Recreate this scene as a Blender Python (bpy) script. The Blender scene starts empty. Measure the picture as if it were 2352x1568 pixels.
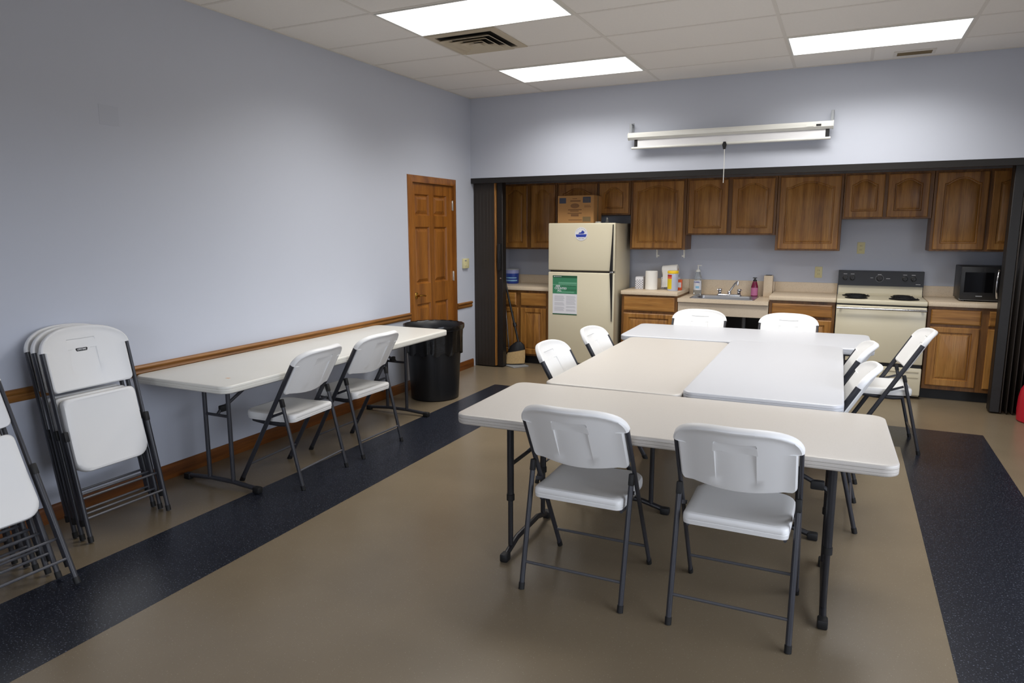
import bpy, bmesh, math, random
from mathutils import Vector, Matrix, Quaternion
random.seed(7)
PI = math.pi
C = bpy.context.scene.collection

# ------------------------------------------------------------------ materials
def lin(c):
    return tuple((v/12.92 if v <= .04045 else ((v+.055)/1.055)**2.4) for v in c)
def rgb(r, g, b):
    return lin((r/255, g/255, b/255)) + (1,)

def new_mat(name):
    m = bpy.data.materials.new(name); m.use_nodes = True
    nt = m.node_tree
    return m, nt, nt.nodes['Principled BSDF']

def mat(name, col, rough=.5, metal=0, var=0, scale=20, bump=0, bscale=200, spec=.5, coat=0):
    m, nt, b = new_mat(name)
    b.inputs['Base Color'].default_value = col
    b.inputs['Roughness'].default_value = rough
    b.inputs['Metallic'].default_value = metal
    b.inputs['Specular IOR Level'].default_value = spec
    if coat:
        b.inputs['Coat Weight'].default_value = coat; b.inputs['Coat Roughness'].default_value = .25
    if var or bump:
        tc = nt.nodes.new('ShaderNodeTexCoord')
    if var:
        n = nt.nodes.new('ShaderNodeTexNoise'); n.inputs['Scale'].default_value = scale; n.inputs['Detail'].default_value = 4
        nt.links.new(tc.outputs['Object'], n.inputs['Vector'])
        mx = nt.nodes.new('ShaderNodeMix'); mx.data_type = 'RGBA'
        mx.inputs[6].default_value = tuple(v*(1-var) for v in col[:3]) + (1,)
        mx.inputs[7].default_value = tuple(min(1, v*(1+var)) for v in col[:3]) + (1,)
        nt.links.new(n.outputs['Fac'], mx.inputs[0]); nt.links.new(mx.outputs[2], b.inputs['Base Color'])
    if bump:
        n2 = nt.nodes.new('ShaderNodeTexNoise'); n2.inputs['Scale'].default_value = bscale; n2.inputs['Detail'].default_value = 3
        nt.links.new(tc.outputs['Object'], n2.inputs['Vector'])
        bp = nt.nodes.new('ShaderNodeBump'); bp.inputs['Strength'].default_value = bump; bp.inputs['Distance'].default_value = .002
        nt.links.new(n2.outputs['Fac'], bp.inputs['Height']); nt.links.new(bp.outputs['Normal'], b.inputs['Normal'])
    return m

def wood(name, dark, mid, light, grain='z', rough=.38, sc=1.0):
    m, nt, b = new_mat(name)
    tc = nt.nodes.new('ShaderNodeTexCoord'); oi = nt.nodes.new('ShaderNodeObjectInfo')
    mp = nt.nodes.new('ShaderNodeMapping')
    s = {'z': (16, 16, .9), 'x': (.9, 16, 16), 'y': (16, .9, 16)}[grain]
    mp.inputs['Scale'].default_value = tuple(v*sc for v in s)
    ad = nt.nodes.new('ShaderNodeVectorMath'); ad.operation = 'ADD'
    ml = nt.nodes.new('ShaderNodeMath'); ml.operation = 'MULTIPLY'; ml.inputs[1].default_value = 13.7
    nt.links.new(oi.outputs['Random'], ml.inputs[0])
    nt.links.new(tc.outputs['Object'], ad.inputs[0]); nt.links.new(ml.outputs[0], ad.inputs[1])
    nt.links.new(ad.outputs[0], mp.inputs['Vector'])
    n = nt.nodes.new('ShaderNodeTexNoise'); n.inputs['Scale'].default_value = 1.0; n.inputs['Detail'].default_value = 5
    n.inputs['Roughness'].default_value = .6; n.inputs['Distortion'].default_value = .6
    nt.links.new(mp.outputs[0], n.inputs['Vector'])
    cr = nt.nodes.new('ShaderNodeValToRGB')
    e = cr.color_ramp.elements
    e[0].position = .30; e[0].color = dark; e[1].position = .72; e[1].color = light
    k = cr.color_ramp.elements.new(.5); k.color = mid
    nt.links.new(n.outputs['Fac'], cr.inputs[0])
    # fine pores
    mp2 = nt.nodes.new('ShaderNodeMapping'); mp2.inputs['Scale'].default_value = tuple(v*8 for v in s)
    nt.links.new(ad.outputs[0], mp2.inputs['Vector'])
    n2 = nt.nodes.new('ShaderNodeTexNoise'); n2.inputs['Scale'].default_value = 1; n2.inputs['Detail'].default_value = 2
    nt.links.new(mp2.outputs[0], n2.inputs['Vector'])
    cr2 = nt.nodes.new('ShaderNodeValToRGB'); cr2.color_ramp.elements[0].position = .35; cr2.color_ramp.elements[0].color = (.62, .62, .62, 1)
    cr2.color_ramp.elements[1].position = .5; cr2.color_ramp.elements[1].color = (1, 1, 1, 1)
    nt.links.new(n2.outputs['Fac'], cr2.inputs[0])
    mx = nt.nodes.new('ShaderNodeMix'); mx.data_type = 'RGBA'; mx.blend_type = 'MULTIPLY'; mx.inputs[0].default_value = .6
    nt.links.new(cr.outputs[0], mx.inputs[6]); nt.links.new(cr2.outputs[0], mx.inputs[7])
    nt.links.new(mx.outputs[2], b.inputs['Base Color'])
    b.inputs['Roughness'].default_value = rough
    return m

def speckle(name, base, spots, thr, scale, rough, var=.1, vscale=2.5, spec=.5):
    """a base colour with soft mottling and scattered small flecks"""
    m, nt, b = new_mat(name)
    tc = nt.nodes.new('ShaderNodeTexCoord')
    n = nt.nodes.new('ShaderNodeTexNoise'); n.inputs['Scale'].default_value = vscale; n.inputs['Detail'].default_value = 6
    nt.links.new(tc.outputs['Object'], n.inputs['Vector'])
    mx = nt.nodes.new('ShaderNodeMix'); mx.data_type = 'RGBA'
    mx.inputs[6].default_value = tuple(v*(1-var) for v in base[:3])+(1,); mx.inputs[7].default_value = tuple(v*(1+var) for v in base[:3])+(1,)
    nt.links.new(n.outputs['Fac'], mx.inputs[0])
    v = nt.nodes.new('ShaderNodeTexNoise'); v.inputs['Scale'].default_value = scale; v.inputs['Detail'].default_value = 1
    nt.links.new(tc.outputs['Object'], v.inputs['Vector'])
    cr = nt.nodes.new('ShaderNodeValToRGB'); cr.color_ramp.elements[0].position = thr; cr.color_ramp.elements[0].color = (0, 0, 0, 1)
    cr.color_ramp.elements[1].position = thr+.05; cr.color_ramp.elements[1].color = (1, 1, 1, 1)
    nt.links.new(v.outputs['Fac'], cr.inputs[0])
    m2 = nt.nodes.new('ShaderNodeMix'); m2.data_type = 'RGBA'; m2.inputs[7].default_value = spots
    nt.links.new(cr.outputs[0], m2.inputs[0]); nt.links.new(mx.outputs[2], m2.inputs[6])
    nt.links.new(m2.outputs[2], b.inputs['Base Color'])
    b.inputs['Roughness'].default_value = rough; b.inputs['Specular IOR Level'].default_value = spec
    return m

M = {}
M['wall'] = mat('wall_paint', rgb(193, 198, 210), .62, var=.015, scale=1.5, bump=.05, bscale=120)
M['patch'] = mat('wall_paint_patch', rgb(188, 193, 205), .55)
M['ceiling'] = mat('ceiling_tile', rgb(236, 232, 226), .9, var=.03, scale=60, bump=.25, bscale=160)
M['tbar'] = mat('ceiling_grid_metal', rgb(222, 217, 209), .6)
M['gap'] = mat('dark_gap', rgb(70, 66, 60), .9)
M['floor'] = speckle('tan_floor', rgb(123, 110, 90), rgb(148, 137, 116), .69, 170, .27, .10, 3)
M['band'] = speckle('navy_floor', rgb(25, 28, 37), rgb(96, 102, 114), .64, 140, .30, .12, 3)
M['oak'] = wood('oak', rgb(112, 70, 28), rgb(160, 110, 50), rgb(180, 132, 70))
M['oakx'] = wood('oak_across', rgb(118, 76, 30), rgb(160, 110, 50), rgb(180, 132, 70), 'x')
M['oakframe'] = wood('oak_frame', rgb(84, 52, 24), rgb(118, 78, 36), rgb(138, 96, 48))
M['door'] = wood('stained_pine', rgb(100, 56, 18), rgb(138, 84, 28), rgb(160, 102, 38), 'z', .35, .7)
M['rail'] = wood('stained_rail', rgb(102, 62, 24), rgb(140, 92, 40), rgb(160, 112, 54), 'y', .4)
M['base'] = wood('stained_base', rgb(84, 44, 14), rgb(116, 66, 24), rgb(134, 82, 32), 'y', .4)
M['edge'] = wood('wood_edge', rgb(120, 76, 30), rgb(158, 108, 52), rgb(176, 124, 62))
M['brown'] = mat('dark_brown_vinyl', rgb(44, 37, 31), .5, var=.08, scale=5)
M['brown2'] = mat('dark_bronze', rgb(24, 21, 19), .45)
M['black'] = mat('black_plastic', rgb(24, 24, 26), .4)
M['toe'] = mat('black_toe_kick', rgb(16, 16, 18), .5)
M['plastic'] = mat('white_chair_plastic', rgb(234, 234, 233), .42, bump=.04, bscale=350)
M['steel'] = mat('charcoal_steel', rgb(50, 51, 57), .38, metal=.0, spec=.55)
M['steel2'] = mat('black_steel', rgb(30, 30, 34), .4)
M['rung'] = mat('grey_steel_rod', rgb(92, 93, 98), .32, metal=.3)
M['cap'] = mat('black_rubber', rgb(18, 18, 19), .6)
M['white_top'] = mat('white_table_plastic', rgb(198, 200, 205), .36, bump=.04, bscale=300)
M['cream_top'] = mat('warm_white_table_plastic', rgb(222, 220, 212), .38, var=.02, scale=6, bump=.04, bscale=300)
M['tan_top'] = speckle('almond_table_plastic', rgb(197, 192, 185), rgb(184, 177, 168), .68, 260, .38, .015, 4)
M['almond'] = mat('almond_enamel', rgb(216, 207, 180), .32, coat=.2)
M['almond2'] = mat('almond_enamel_side', rgb(204, 195, 170), .4, bump=.1, bscale=300)
M['laminate'] = speckle('beige_laminate', rgb(214, 196, 170), rgb(190, 170, 144), .62, 160, .4, .02, 5)
M['laminate2'] = speckle('beige_laminate_apron', rgb(200, 186, 166), rgb(184, 168, 146), .62, 160, .5, .03, 5)
M['chrome'] = mat('chrome', rgb(215, 216, 220), .16, metal=1)
M['stainless'] = mat('stainless', rgb(175, 176, 180), .3, metal=1)
M['brass'] = mat('brass', rgb(214, 170, 84), .25, metal=1)
M['hinge'] = mat('satin_hinge', rgb(190, 186, 178), .35, metal=.8)
M['black_glass'] = mat('black_glass', rgb(12, 12, 14), .08)
M['range_panel'] = mat('range_panel_black', rgb(30, 31, 36), .3)
M['coil'] = mat('burner_coil', rgb(20, 20, 22), .55)
M['ivory'] = mat('ivory_plastic', rgb(214, 206, 158), .4)
M['white'] = mat('white_paint_metal', rgb(224, 224, 218), .4)
M['screen'] = mat('screen_fabric', rgb(226, 226, 228), .8)
M['paper'] = mat('white_paper', rgb(232, 230, 224), .8, bump=.15, bscale=150)
M['grey'] = mat('grey_plastic', rgb(150, 154, 158), .5)
M['pan'] = mat('dustpan_plastic', rgb(142, 146, 150), .45)
M['card'] = mat('cardboard', rgb(186, 138, 84), .75, var=.05, scale=12)
M['print'] = mat('blue_grey_print', rgb(72, 76, 92), .75)
M['print2'] = mat('brown_print', rgb(136, 96, 60), .75)
M['print3'] = mat('olive_print', rgb(134, 112, 76), .75)
M['tape'] = mat('clear_tape', rgb(150, 124, 90), .25)
M['green'] = mat('green_print', rgb(58, 128, 92), .6)
M['green2'] = mat('pale_green_print', rgb(104, 164, 132), .6)
M['green3'] = mat('deep_green_print', rgb(30, 84, 54), .6)
M['ink'] = mat('pale_grey_print', rgb(180, 180, 186), .7)
M['sheet'] = mat('sheet_white', rgb(222, 222, 226), .6)
M['blue'] = mat('blue_print', rgb(40, 62, 160), .5)
M['blue2'] = mat('pale_blue_print', rgb(140, 190, 220), .5)
M['bucket'] = mat('blue_bucket', rgb(38, 66, 150), .35)
M['bucket2'] = mat('lavender_bucket_band', rgb(150, 156, 200), .4)
M['bag'] = mat('black_liner', rgb(14, 14, 15), .22, bump=.6, bscale=40)
M['can'] = mat('black_trash_plastic', rgb(17, 18, 22), .42)
M['straw'] = mat('straw', rgb(186, 158, 112), .8, var=.2, scale=60, bump=.5, bscale=150)
M['clear'] = mat('clear_plastic', rgb(222, 228, 230), .12)
M['clear'].node_tree.nodes['Principled BSDF'].inputs['Transmission Weight'].default_value = .85
M['burgundy'] = mat('burgundy_plastic', rgb(120, 22, 60), .25)
M['pink'] = mat('pink_label', rgb(190, 110, 150), .5)
M['yellow'] = mat('yellow_plastic', rgb(244, 205, 40), .4)
M['yellow2'] = mat('yellow_label', rgb(222, 196, 20), .5)
M['red'] = mat('red_plastic', rgb(178, 24, 44), .35)
M['redl'] = mat('red_label', rgb(178, 24, 16), .5)
M['orange'] = mat('orange_label', rgb(226, 92, 40), .5)
M['silver_label'] = mat('silver_label', rgb(192, 198, 214), .4)
M['wick'] = mat('dotted_print', rgb(70, 72, 96), .6)
M['white_mark'] = mat('white_mark', rgb(210, 210, 212), .6)
M['grille'] = mat('ceiling_vent_paint', rgb(196, 184, 162), .55)
M['grille2'] = mat('brown_grille', rgb(120, 104, 76), .6)
M['duct'] = mat('dark_duct', rgb(38, 34, 28), .9)
M['pipe'] = mat('grey_pipe', rgb(120, 122, 124), .5)
M['sticky'] = mat('orange_smear', rgb(226, 190, 160), .6)

def emit(name, col, s):
    m = bpy.data.materials.new(name); m.use_nodes = True; nt = m.node_tree; nt.nodes.clear()
    o = nt.nodes.new('ShaderNodeOutputMaterial'); e = nt.nodes.new('ShaderNodeEmission')
    e.inputs[0].default_value = col; e.inputs[1].default_value = s
    nt.links.new(e.outputs[0], o.inputs[0]); m.cycles.emission_sampling = 'FRONT'
    return m
LAMP = 2.2; WATT = 24.0; SPREAD = 138
M['lens'] = emit('light_lens', (1, .975, .94, 1), LAMP)
def pane_mat():
    m = bpy.data.materials.new('window_pane'); m.use_nodes = True; nt = m.node_tree; nt.nodes.clear()
    o = nt.nodes.new('ShaderNodeOutputMaterial'); t = nt.nodes.new('ShaderNodeBsdfTransparent'); g = nt.nodes.new('ShaderNodeBsdfGlossy')
    g.inputs['Roughness'].default_value = .02
    x = nt.nodes.new('ShaderNodeMixShader'); x.inputs[0].default_value = .06
    nt.links.new(t.outputs[0], x.inputs[1]); nt.links.new(g.outputs[0], x.inputs[2]); nt.links.new(x.outputs[0], o.inputs[0])
    return m
M['pane'] = pane_mat()

# ------------------------------------------------------------------ mesh builder
class MB:
    def __init__(s): s.bm = bmesh.new()
    def box(s, x0, x1, y0, y1, z0, z1, bev=0, seg=2):
        v = [s.bm.verts.new(p) for p in ((x0,y0,z0),(x1,y0,z0),(x1,y1,z0),(x0,y1,z0),(x0,y0,z1),(x1,y0,z1),(x1,y1,z1),(x0,y1,z1))]
        f = [s.bm.faces.new([v[i] for i in q]) for q in ((3,2,1,0),(4,5,6,7),(0,1,5,4),(1,2,6,5),(2,3,7,6),(3,0,4,7))]
        if bev:
            e = list({e for q in f for e in q.edges})
            bmesh.ops.bevel(s.bm, geom=e, offset=bev, segments=seg, profile=.5, affect='EDGES', clamp_overlap=True)
        return s
    def tube(s, pts, r=.01, n=10, xd=None, rx=None, ry=None, cap=True, closed=False):
        """sweep a round (or rx by ry oval, first axis along xd) section along pts"""
        pts = [Vector(p) for p in pts]; rx = rx or r; ry = ry or r
        rings = []; prev = None; N = len(pts)
        for i, p in enumerate(pts):
            a = pts[(i-1) % N] if (i > 0 or closed) else p; b = pts[(i+1) % N] if (i < N-1 or closed) else p
            t = (b-a).normalized()
            if xd is not None: u = Vector(xd)
            elif prev is None: u = Vector((0,0,1)) if abs(t.z) < .9 else Vector((1,0,0))
            else: u = prev
            u = (u - t*u.dot(t)).normalized(); prev = u; w = t.cross(u)
            k = 1.0
            if 0 < i < N-1 or closed:
                d1 = (p-a).normalized(); c = max(.5, t.dot(d1)); k = 1/c
            rings.append([s.bm.verts.new(p + u*rx*math.cos(2*PI*j/n)*(k if xd is None else 1) + w*ry*math.sin(2*PI*j/n)*(1 if xd is None else k)) for j in range(n)])
        R = range(N if closed else N-1)
        for i in R:
            A, B = rings[i], rings[(i+1) % N]
            for j in range(n): s.bm.faces.new((A[j], A[(j+1)%n], B[(j+1)%n], B[j]))
        if cap and not closed:
            s.bm.faces.new(rings[0][::-1]); s.bm.faces.new(rings[-1])
        return s
    def bar(s, a, b, wx, wy, xd=(1,0,0)):
        """flat bar of section wx (along xd) by wy from a to b"""
        a, b = Vector(a), Vector(b); t = (b-a).normalized(); u = Vector(xd); u = (u-t*u.dot(t)).normalized(); w = t.cross(u)
        q = [(-1,-1),(1,-1),(1,1),(-1,1)]
        A = [s.bm.verts.new(a+u*i*wx/2+w*j*wy/2) for i, j in q]; B = [s.bm.verts.new(b+u*i*wx/2+w*j*wy/2) for i, j in q]
        for k in range(4): s.bm.faces.new((A[k], A[(k+1)%4], B[(k+1)%4], B[k]))
        s.bm.faces.new(A[::-1]); s.bm.faces.new(B)
        return s
    def lathe(s, prof, n=28, c=(0,0,0), a0=0, a1=2*PI, sx=1, sy=1):
        full = abs(a1-a0-2*PI) < 1e-6; m = n if full else n+1; rings = []
        for r, z in prof:
            if r < 1e-6: rings.append([s.bm.verts.new((c[0], c[1], c[2]+z))]*m)
            else: rings.append([s.bm.verts.new((c[0]+sx*r*math.cos(a0+(a1-a0)*j/n), c[1]+sy*r*math.sin(a0+(a1-a0)*j/n), c[2]+z)) for j in range(m)])
        for A, B in zip(rings, rings[1:]):
            for j in range(n):
                k = (j+1) % m; q = []
                for v in (A[j], A[k], B[k], B[j]):
                    if v not in q: q.append(v)
                if len(q) > 2: s.bm.faces.new(q)
        return s
    def prism(s, poly, f0, f1):
        """poly: 2D points; f0, f1 map a 2D point to 3D on either end"""
        A = [s.bm.verts.new(f0(p)) for p in poly]; B = [s.bm.verts.new(f1(p)) for p in poly]; n = len(poly)
        for j in range(n): s.bm.faces.new((A[j], A[(j+1)%n], B[(j+1)%n], B[j]))
        s.bm.faces.new(A[::-1]); s.bm.faces.new(B)
        return s
    def rings(s, rs, fill0=False, fill1=True):
        V = [[s.bm.verts.new(p) for p in r] for r in rs]; n = len(rs[0])
        for A, B in zip(V, V[1:]):
            for j in range(n): s.bm.faces.new((A[j], A[(j+1)%n], B[(j+1)%n], B[j]))
        if fill0: s.bm.faces.new(V[0][::-1])
        if fill1: s.bm.faces.new(V[-1])
        return s
    def quad(s, *p):
        s.bm.faces.new([s.bm.verts.new(q) for q in p]); return s
    def build(s, name, m, parent=None, angle=38, recalc=True):
        if recalc: bmesh.ops.recalc_face_normals(s.bm, faces=s.bm.faces[:])
        me = bpy.data.meshes.new(name); s.bm.to_mesh(me); s.bm.free()
        for k in (m if isinstance(m, (list, tuple)) else [m]): me.materials.append(k)
        me.polygons.foreach_set('use_smooth', [True]*len(me.polygons)); me.set_sharp_from_angle(angle=math.radians(angle))
        o = bpy.data.objects.new(name, me); C.objects.link(o)
        if parent: o.parent = parent
        return o

def tag(o, label, cat, group=None):
    o['label'] = label; o['category'] = cat
    if group: o['group'] = group
    return o
def thing(name, label, cat, loc=(0,0,0), rz=0, group=None):
    o = bpy.data.objects.new(name, None); C.objects.link(o); o.empty_display_size = .1
    o.location = loc; o.rotation_euler = (0, 0, rz)
    return tag(o, label, cat, group)
def struct(o):
    o['kind'] = 'structure'; return o
def clone(root, label, loc, rot, group=None):
    r = root.copy(); C.objects.link(r); r.location = loc; r.rotation_euler = rot; r['label'] = label
    if group: r['group'] = group
    for ch in list(root.children):
        c = ch.copy(); C.objects.link(c); c.parent = r
        for g in ch.children:
            d = g.copy(); C.objects.link(d); d.parent = c
    return r
_fonts = []
def text(name, s, size, m, parent, loc, rot=(PI/2,0,0), ext=.0004, sx=1, bold=0):
    cu = bpy.data.curves.new(name, 'FONT'); cu.body = s; cu.size = size; cu.extrude = ext; cu.align_x = 'CENTER'; cu.align_y = 'CENTER'; cu.offset = bold
    t = bpy.data.objects.new(name+'_src', cu); C.objects.link(t)
    bpy.context.view_layer.update()
    me = bpy.data.meshes.new_from_object(t.evaluated_get(bpy.context.evaluated_depsgraph_get()))
    bpy.data.objects.remove(t); bpy.data.curves.remove(cu)
    me.name = name; me.materials.clear(); me.materials.append(m)
    o = bpy.data.objects.new(name, me); C.objects.link(o); o.parent = parent
    o.location = loc; o.rotation_euler = rot; o.scale = (sx, 1, 1)
    return o

# ------------------------------------------------------------------ room
H = 2.998; ZO = 2.142; XR = 6.3; YF = -9.6; YK = 1.0; T = .12
X1 = .8856; R0 = .5175
XL0, XL1, XR0, XR1, YB0, YB1 = .667, 1.265, 4.297, 4.895, -1.343, -.745
b = MB()
xs = [-T, XL0, XL1, XR0, XR1, XR+T]; ys = [YF-T, -8.9, -8.3, YB0, YB1, YK+T]
for i in range(5):
    for j in range(5):
        b.quad((xs[i],ys[j],0),(xs[i+1],ys[j],0),(xs[i+1],ys[j+1],0),(xs[i],ys[j+1],0))
        ring = 1 <= i <= 3 and 1 <= j <= 3 and not (i == 2 and j == 2)
        b.bm.faces.ensure_lookup_table(); b.bm.faces[-1].material_index = 1 if ring else 0
bmesh.ops.remove_doubles(b.bm, verts=b.bm.verts[:], dist=1e-5)
r = bmesh.ops.extrude_face_region(b.bm, geom=b.bm.faces[:])
for v in [g for g in r['geom'] if isinstance(g, bmesh.types.BMVert)]: v.co.z = -.1
struct(b.build('floor', [M['floor'], M['band']]))

DY0, DY1, DZ = -1.20, -.415, 2.035           # door slab in the left wall
b = MB()
b.box(-T, 0, YF-T, DY0, 0, H+.1).box(-T, 0, DY1, YK+T, 0, H+.1).box(-T, 0, DY0, DY1, DZ, H+.1)
struct(b.build('wall_left', M['wall']))
patch = MB().box(0, .0012, -4.32, -4.20, 2.17, 2.28, .0005, 1).build('trim_7', M['patch']); struct(patch)
b = MB(); b.box(0, XR, YK, YK+T, 0, H+.1); struct(b.build('wall_back', M['wall']))
b = MB(); b.box(0, XR, 0, .16, ZO, H+.1).box(5.62, XR, 0, .16, 0, ZO); struct(b.build('wall_header', M['wall']))
b = MB(); b.box(5.62, 5.74, .16, YK, 0, H+.1); struct(b.build('wall_kitchen', M['wall']))
# right wall with a window, front wall with a window (both outside the frame)
def wall_with_hole(name, fx, u0, u1, h0, h1, z0, z1):
    b = MB()
    for a, c, p, q in ((u0, h0, 0, H+.1), (h1, u1, 0, H+.1), (h0, h1, 0, z0), (h0, h1, z1, H+.1)):
        fx(b, a, c, p, q)
    return struct(b.build(name, M['wall']))
W1 = (-7.2, -3.2, .75, 2.40); W2 = (1.7, 4.4, .9, 2.2)
wall_with_hole('wall_right', lambda b,a,c,p,q: b.box(XR, XR+T, a, c, p, q), YF-T, YK+T, *W1)
wall_with_hole('wall_front', lambda b,a,c,p,q: b.box(a, c, YF-T, YF, p, q), 0, XR, *W2)
def window(name, kind, u0, u1, z0, z1):
    b = MB(); w = .05
    def bx(a, c, p, q):
        if kind == 'r': b.box(XR+.02, XR+.09, a, c, p, q)
        else: b.box(a, c, YF-.09, YF-.02, p, q)
    bx(u0, u0+w, z0, z1); bx(u1-w, u1, z0, z1); bx(u0+w, u1-w, z0, z0+w); bx(u0+w, u1-w, z1-w, z1); um = (u0+u1)/2; bx(um-.025, um+.025, z0+w, z1-w)
    o = struct(b.build(name, M['white']))
    b = MB()
    if kind == 'r': b.quad((XR+.05,u0,z0),(XR+.05,u1,z0),(XR+.05,u1,z1),(XR+.05,u0,z1))
    else: b.quad((u0,YF-.05,z0),(u1,YF-.05,z0),(u1,YF-.05,z1),(u0,YF-.05,z1))
    b.build('pane', M['pane'], o)
    return o
window('window_1', 'r', *W1); window('window_2', 'f', *W2)
b = MB(); b.box(-T, XR+T, YF-T, .16, H, H+.1).box(0, 5.62, .16, YK, 2.30, 2.4); struct(b.build('ceiling', M['ceiling']))
# suspended grid: thin bars under the tiles
b = MB(); g = .012; zb = H-.0025
xl = [X1+1.2192*k for k in range(0, 5)]; yl = [-R0-.6096*k for k in range(0, 15)]
for x in xl: b.box(x-g, x+g, YF, 0, zb, H+.002)
for y in yl: b.box(0, XR, y-g, y+g, zb+.0005, H+.0015)
b.box(xl[2]+.6096-g, xl[2]+.6096+g, -R0, 0, zb, H+.002)
for x0, x1, y0, y1 in ((0,.018,YF,0),(XR-.018,XR,YF,0),(0,XR,-.018,0)): b.box(x0, x1, y0, y1, zb-.001, H+.002)
struct(b.build('trim_1', M['tbar']))
# chair rail and baseboard on the left wall
def rail_profile(z): return [(0,z),(0,z+.068),(.012,z+.068),(.021,z+.062),(.024,z+.053),(.020,z+.044),(.011,z+.038),(.013,z+.030),(.018,z+.022),(.016,z+.012),(.010,z+.004),(.006,z)]
def extr_y(prof, y0, y1): 
    b = MB(); b.prism(prof, lambda p: (p[0], y0, p[1]), lambda p: (p[0], y1, p[1])); return b
b = extr_y(rail_profile(.7), YF, -1.276); b.prism(rail_profile(.7), lambda p: (p[0], -.344, p[1]), lambda p: (p[0], -.02, p[1]))
struct(b.build('trim_3', M['rail']))
bp = [(0,0),(.015,0),(.015,.075),(.011,.088),(.005,.094),(0,.094)]
b = extr_y(bp, YF, -1.276); b.prism(bp, lambda p: (p[0], -.344, p[1]), lambda p: (p[0], .0, p[1]))
struct(b.build('baseboard_left', M['base']))

# door with casing, six raised panels, lever and hinges
def ring_rect(x, y0, y1, z0, z1): return [(x,y0,z0),(x,y1,z0),(x,y1,z1),(x,y0,z1)]
door = struct(MB().box(-.055, -.030, DY0+.003, DY1-.003, .008, DZ-.004).build('door_1', M['door']))
def door_skin():
    """front skin of the slab: stiles and rails around six sunk and raised panels"""
    b = MB(); X = -.008
    cols = [(-1.128, -.872), (-.782, -.527)]; rows = [(.22, .835), (1.035, 1.605), (1.715, 1.925)]
    yy = [DY0+.003, cols[0][0], cols[0][1], cols[1][0], cols[1][1], DY1-.003]; zz = [.008]+[v for r_ in rows for v in r_]+[DZ-.004]
    for i in range(5):
        for j in range(7):
            a, c, p, q = yy[i], yy[i+1], zz[j], zz[j+1]
            if i in (1, 3) and j in (1, 3, 5):
                R = [ring_rect(X, a, c, p, q)]
                for ins, d in ((.003, -.004), (.012, -.018), (.022, -.018), (.026, -.014), (.050, -.003)): R.append(ring_rect(X+d, a+ins, c-ins, p+ins, q-ins))
                b.rings(R)
            else: b.quad(*ring_rect(X, a, c, p, q))
    bmesh.ops.remove_doubles(b.bm, verts=b.bm.verts[:], dist=1e-5)
    return b
door_skin().build('panel_face', M['door'], door, 20)
b = MB()
cas = [(.0, 0), (.018, .0), (.018, .03), (.012, .052), (.008, .066), (0, .07)]
for y_in, sgn in ((DY0, -1), (DY1, 1)):
    b.prism(cas, lambda p: (p[0], y_in+sgn*p[1], 0), lambda p: (p[0], y_in+sgn*p[1], DZ+p[1]))
b.prism(cas, lambda p: (p[0], DY0-p[1], DZ+p[1]), lambda p: (p[0], DY1+p[1], DZ+p[1]))
b.build('door_casing', M['door'], door)
b = MB(); b.box(-.10, 0, DY0-.002, DY0+.002, 0, DZ).box(-.10, 0, DY1-.002, DY1+.002, 0, DZ).box(-.10, 0, DY0, DY1, DZ-.002, DZ+.002)
b.build('door_jamb', M['door'], door)
for z in (.25, 1.08, 1.83):
    b = MB(); b.box(-.012, .004, DY1-.008, DY1+.014, z-.05, z+.05, .002, 1).tube([(.006, DY1-.001, z-.052), (.006, DY1-.001, z+.052)], .006, 8)
    b.build('hinge', M['hinge'], door)
hy, hz = -1.145, .925
b = MB(); q = [(r_, x) for r_, x in ((.033, 0), (.033, .006), (.024, .012), (.011, .016), (.011, .045))]
V = []
b.lathe(q, 20); bmesh.ops.rotate(b.bm, verts=b.bm.verts[:], cent=(0,0,0), matrix=Matrix.Rotation(PI/2, 3, 'Y')); bmesh.ops.translate(b.bm, verts=b.bm.verts[:], vec=(-.008, hy, hz))
b.tube([(.035, hy-.012, hz), (.037, hy+.02, hz+.002), (.035, hy+.07, hz-.002), (.03, hy+.115, hz-.01)], .009, 10)
b.build('door_handle', M['brass'], door)

# ------------------------------------------------------------------ ceiling fixtures
def light(x0, y1, label):
    t = thing('ceiling_light', label, 'light', (x0+.6096, y1-.3048, H-.004), 0, 'recessed ceiling lights')
    b = MB(); a, c, w = .6096-.012, .3048-.012, .011
    b.box(-a, a, -c, -c+w, -.004, .002).box(-a, a, c-w, c, -.004, .002).box(-a, -a+w, -c+w, c-w, -.004, .002).box(a-w, a, -c+w, c-w, -.004, .002)
    b.build('frame', M['white'], t)
    b = MB(); b.quad((-a+w, c-w, -.003), (a-w, c-w, -.003), (a-w, -c+w, -.003), (-a+w, -c+w, -.003))
    o = b.build('diffuser', M['lens'], t, recalc=False)
    l = bpy.data.lights.new('troffer', 'AREA'); l.shape = 'RECTANGLE'; l.size = 2*a-2*w; l.size_y = 2*c-2*w; l.energy = WATT; l.color = (1, .975, .94); l.spread = math.radians(SPREAD)
    lo = bpy.data.objects.new('lamp', l); C.objects.link(lo); lo.parent = t; lo.location = (0, 0, -.0045)
    return t
light(xl[0], yl[3], 'glowing ceiling panel cut by the top edge, just before the square vent')
light(xl[0], yl[0], 'smallest glowing ceiling panel, nearer the corner beyond the square vent')
light(xl[2], yl[0], 'long glowing ceiling panel on the right above the projector screen')
light(xl[2], yl[3], 'ceiling light panel outside the picture, overhead on the right')
t = thing('air_vent', 'square tan four-way ceiling vent with stepped louvres beside a light', 'vent', (xl[0]+.3048, yl[2]-.3048, H-.004))
b = MB(); a = .292
def sq(h, z): return [(-h,-h,z),(h,-h,z),(h,h,z),(-h,h,z)]
b.rings([sq(a, .003), sq(a, -.004), sq(.235, -.006), sq(.235, .0035)], fill1=False); b.build('frame', M['grille'], t)
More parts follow.
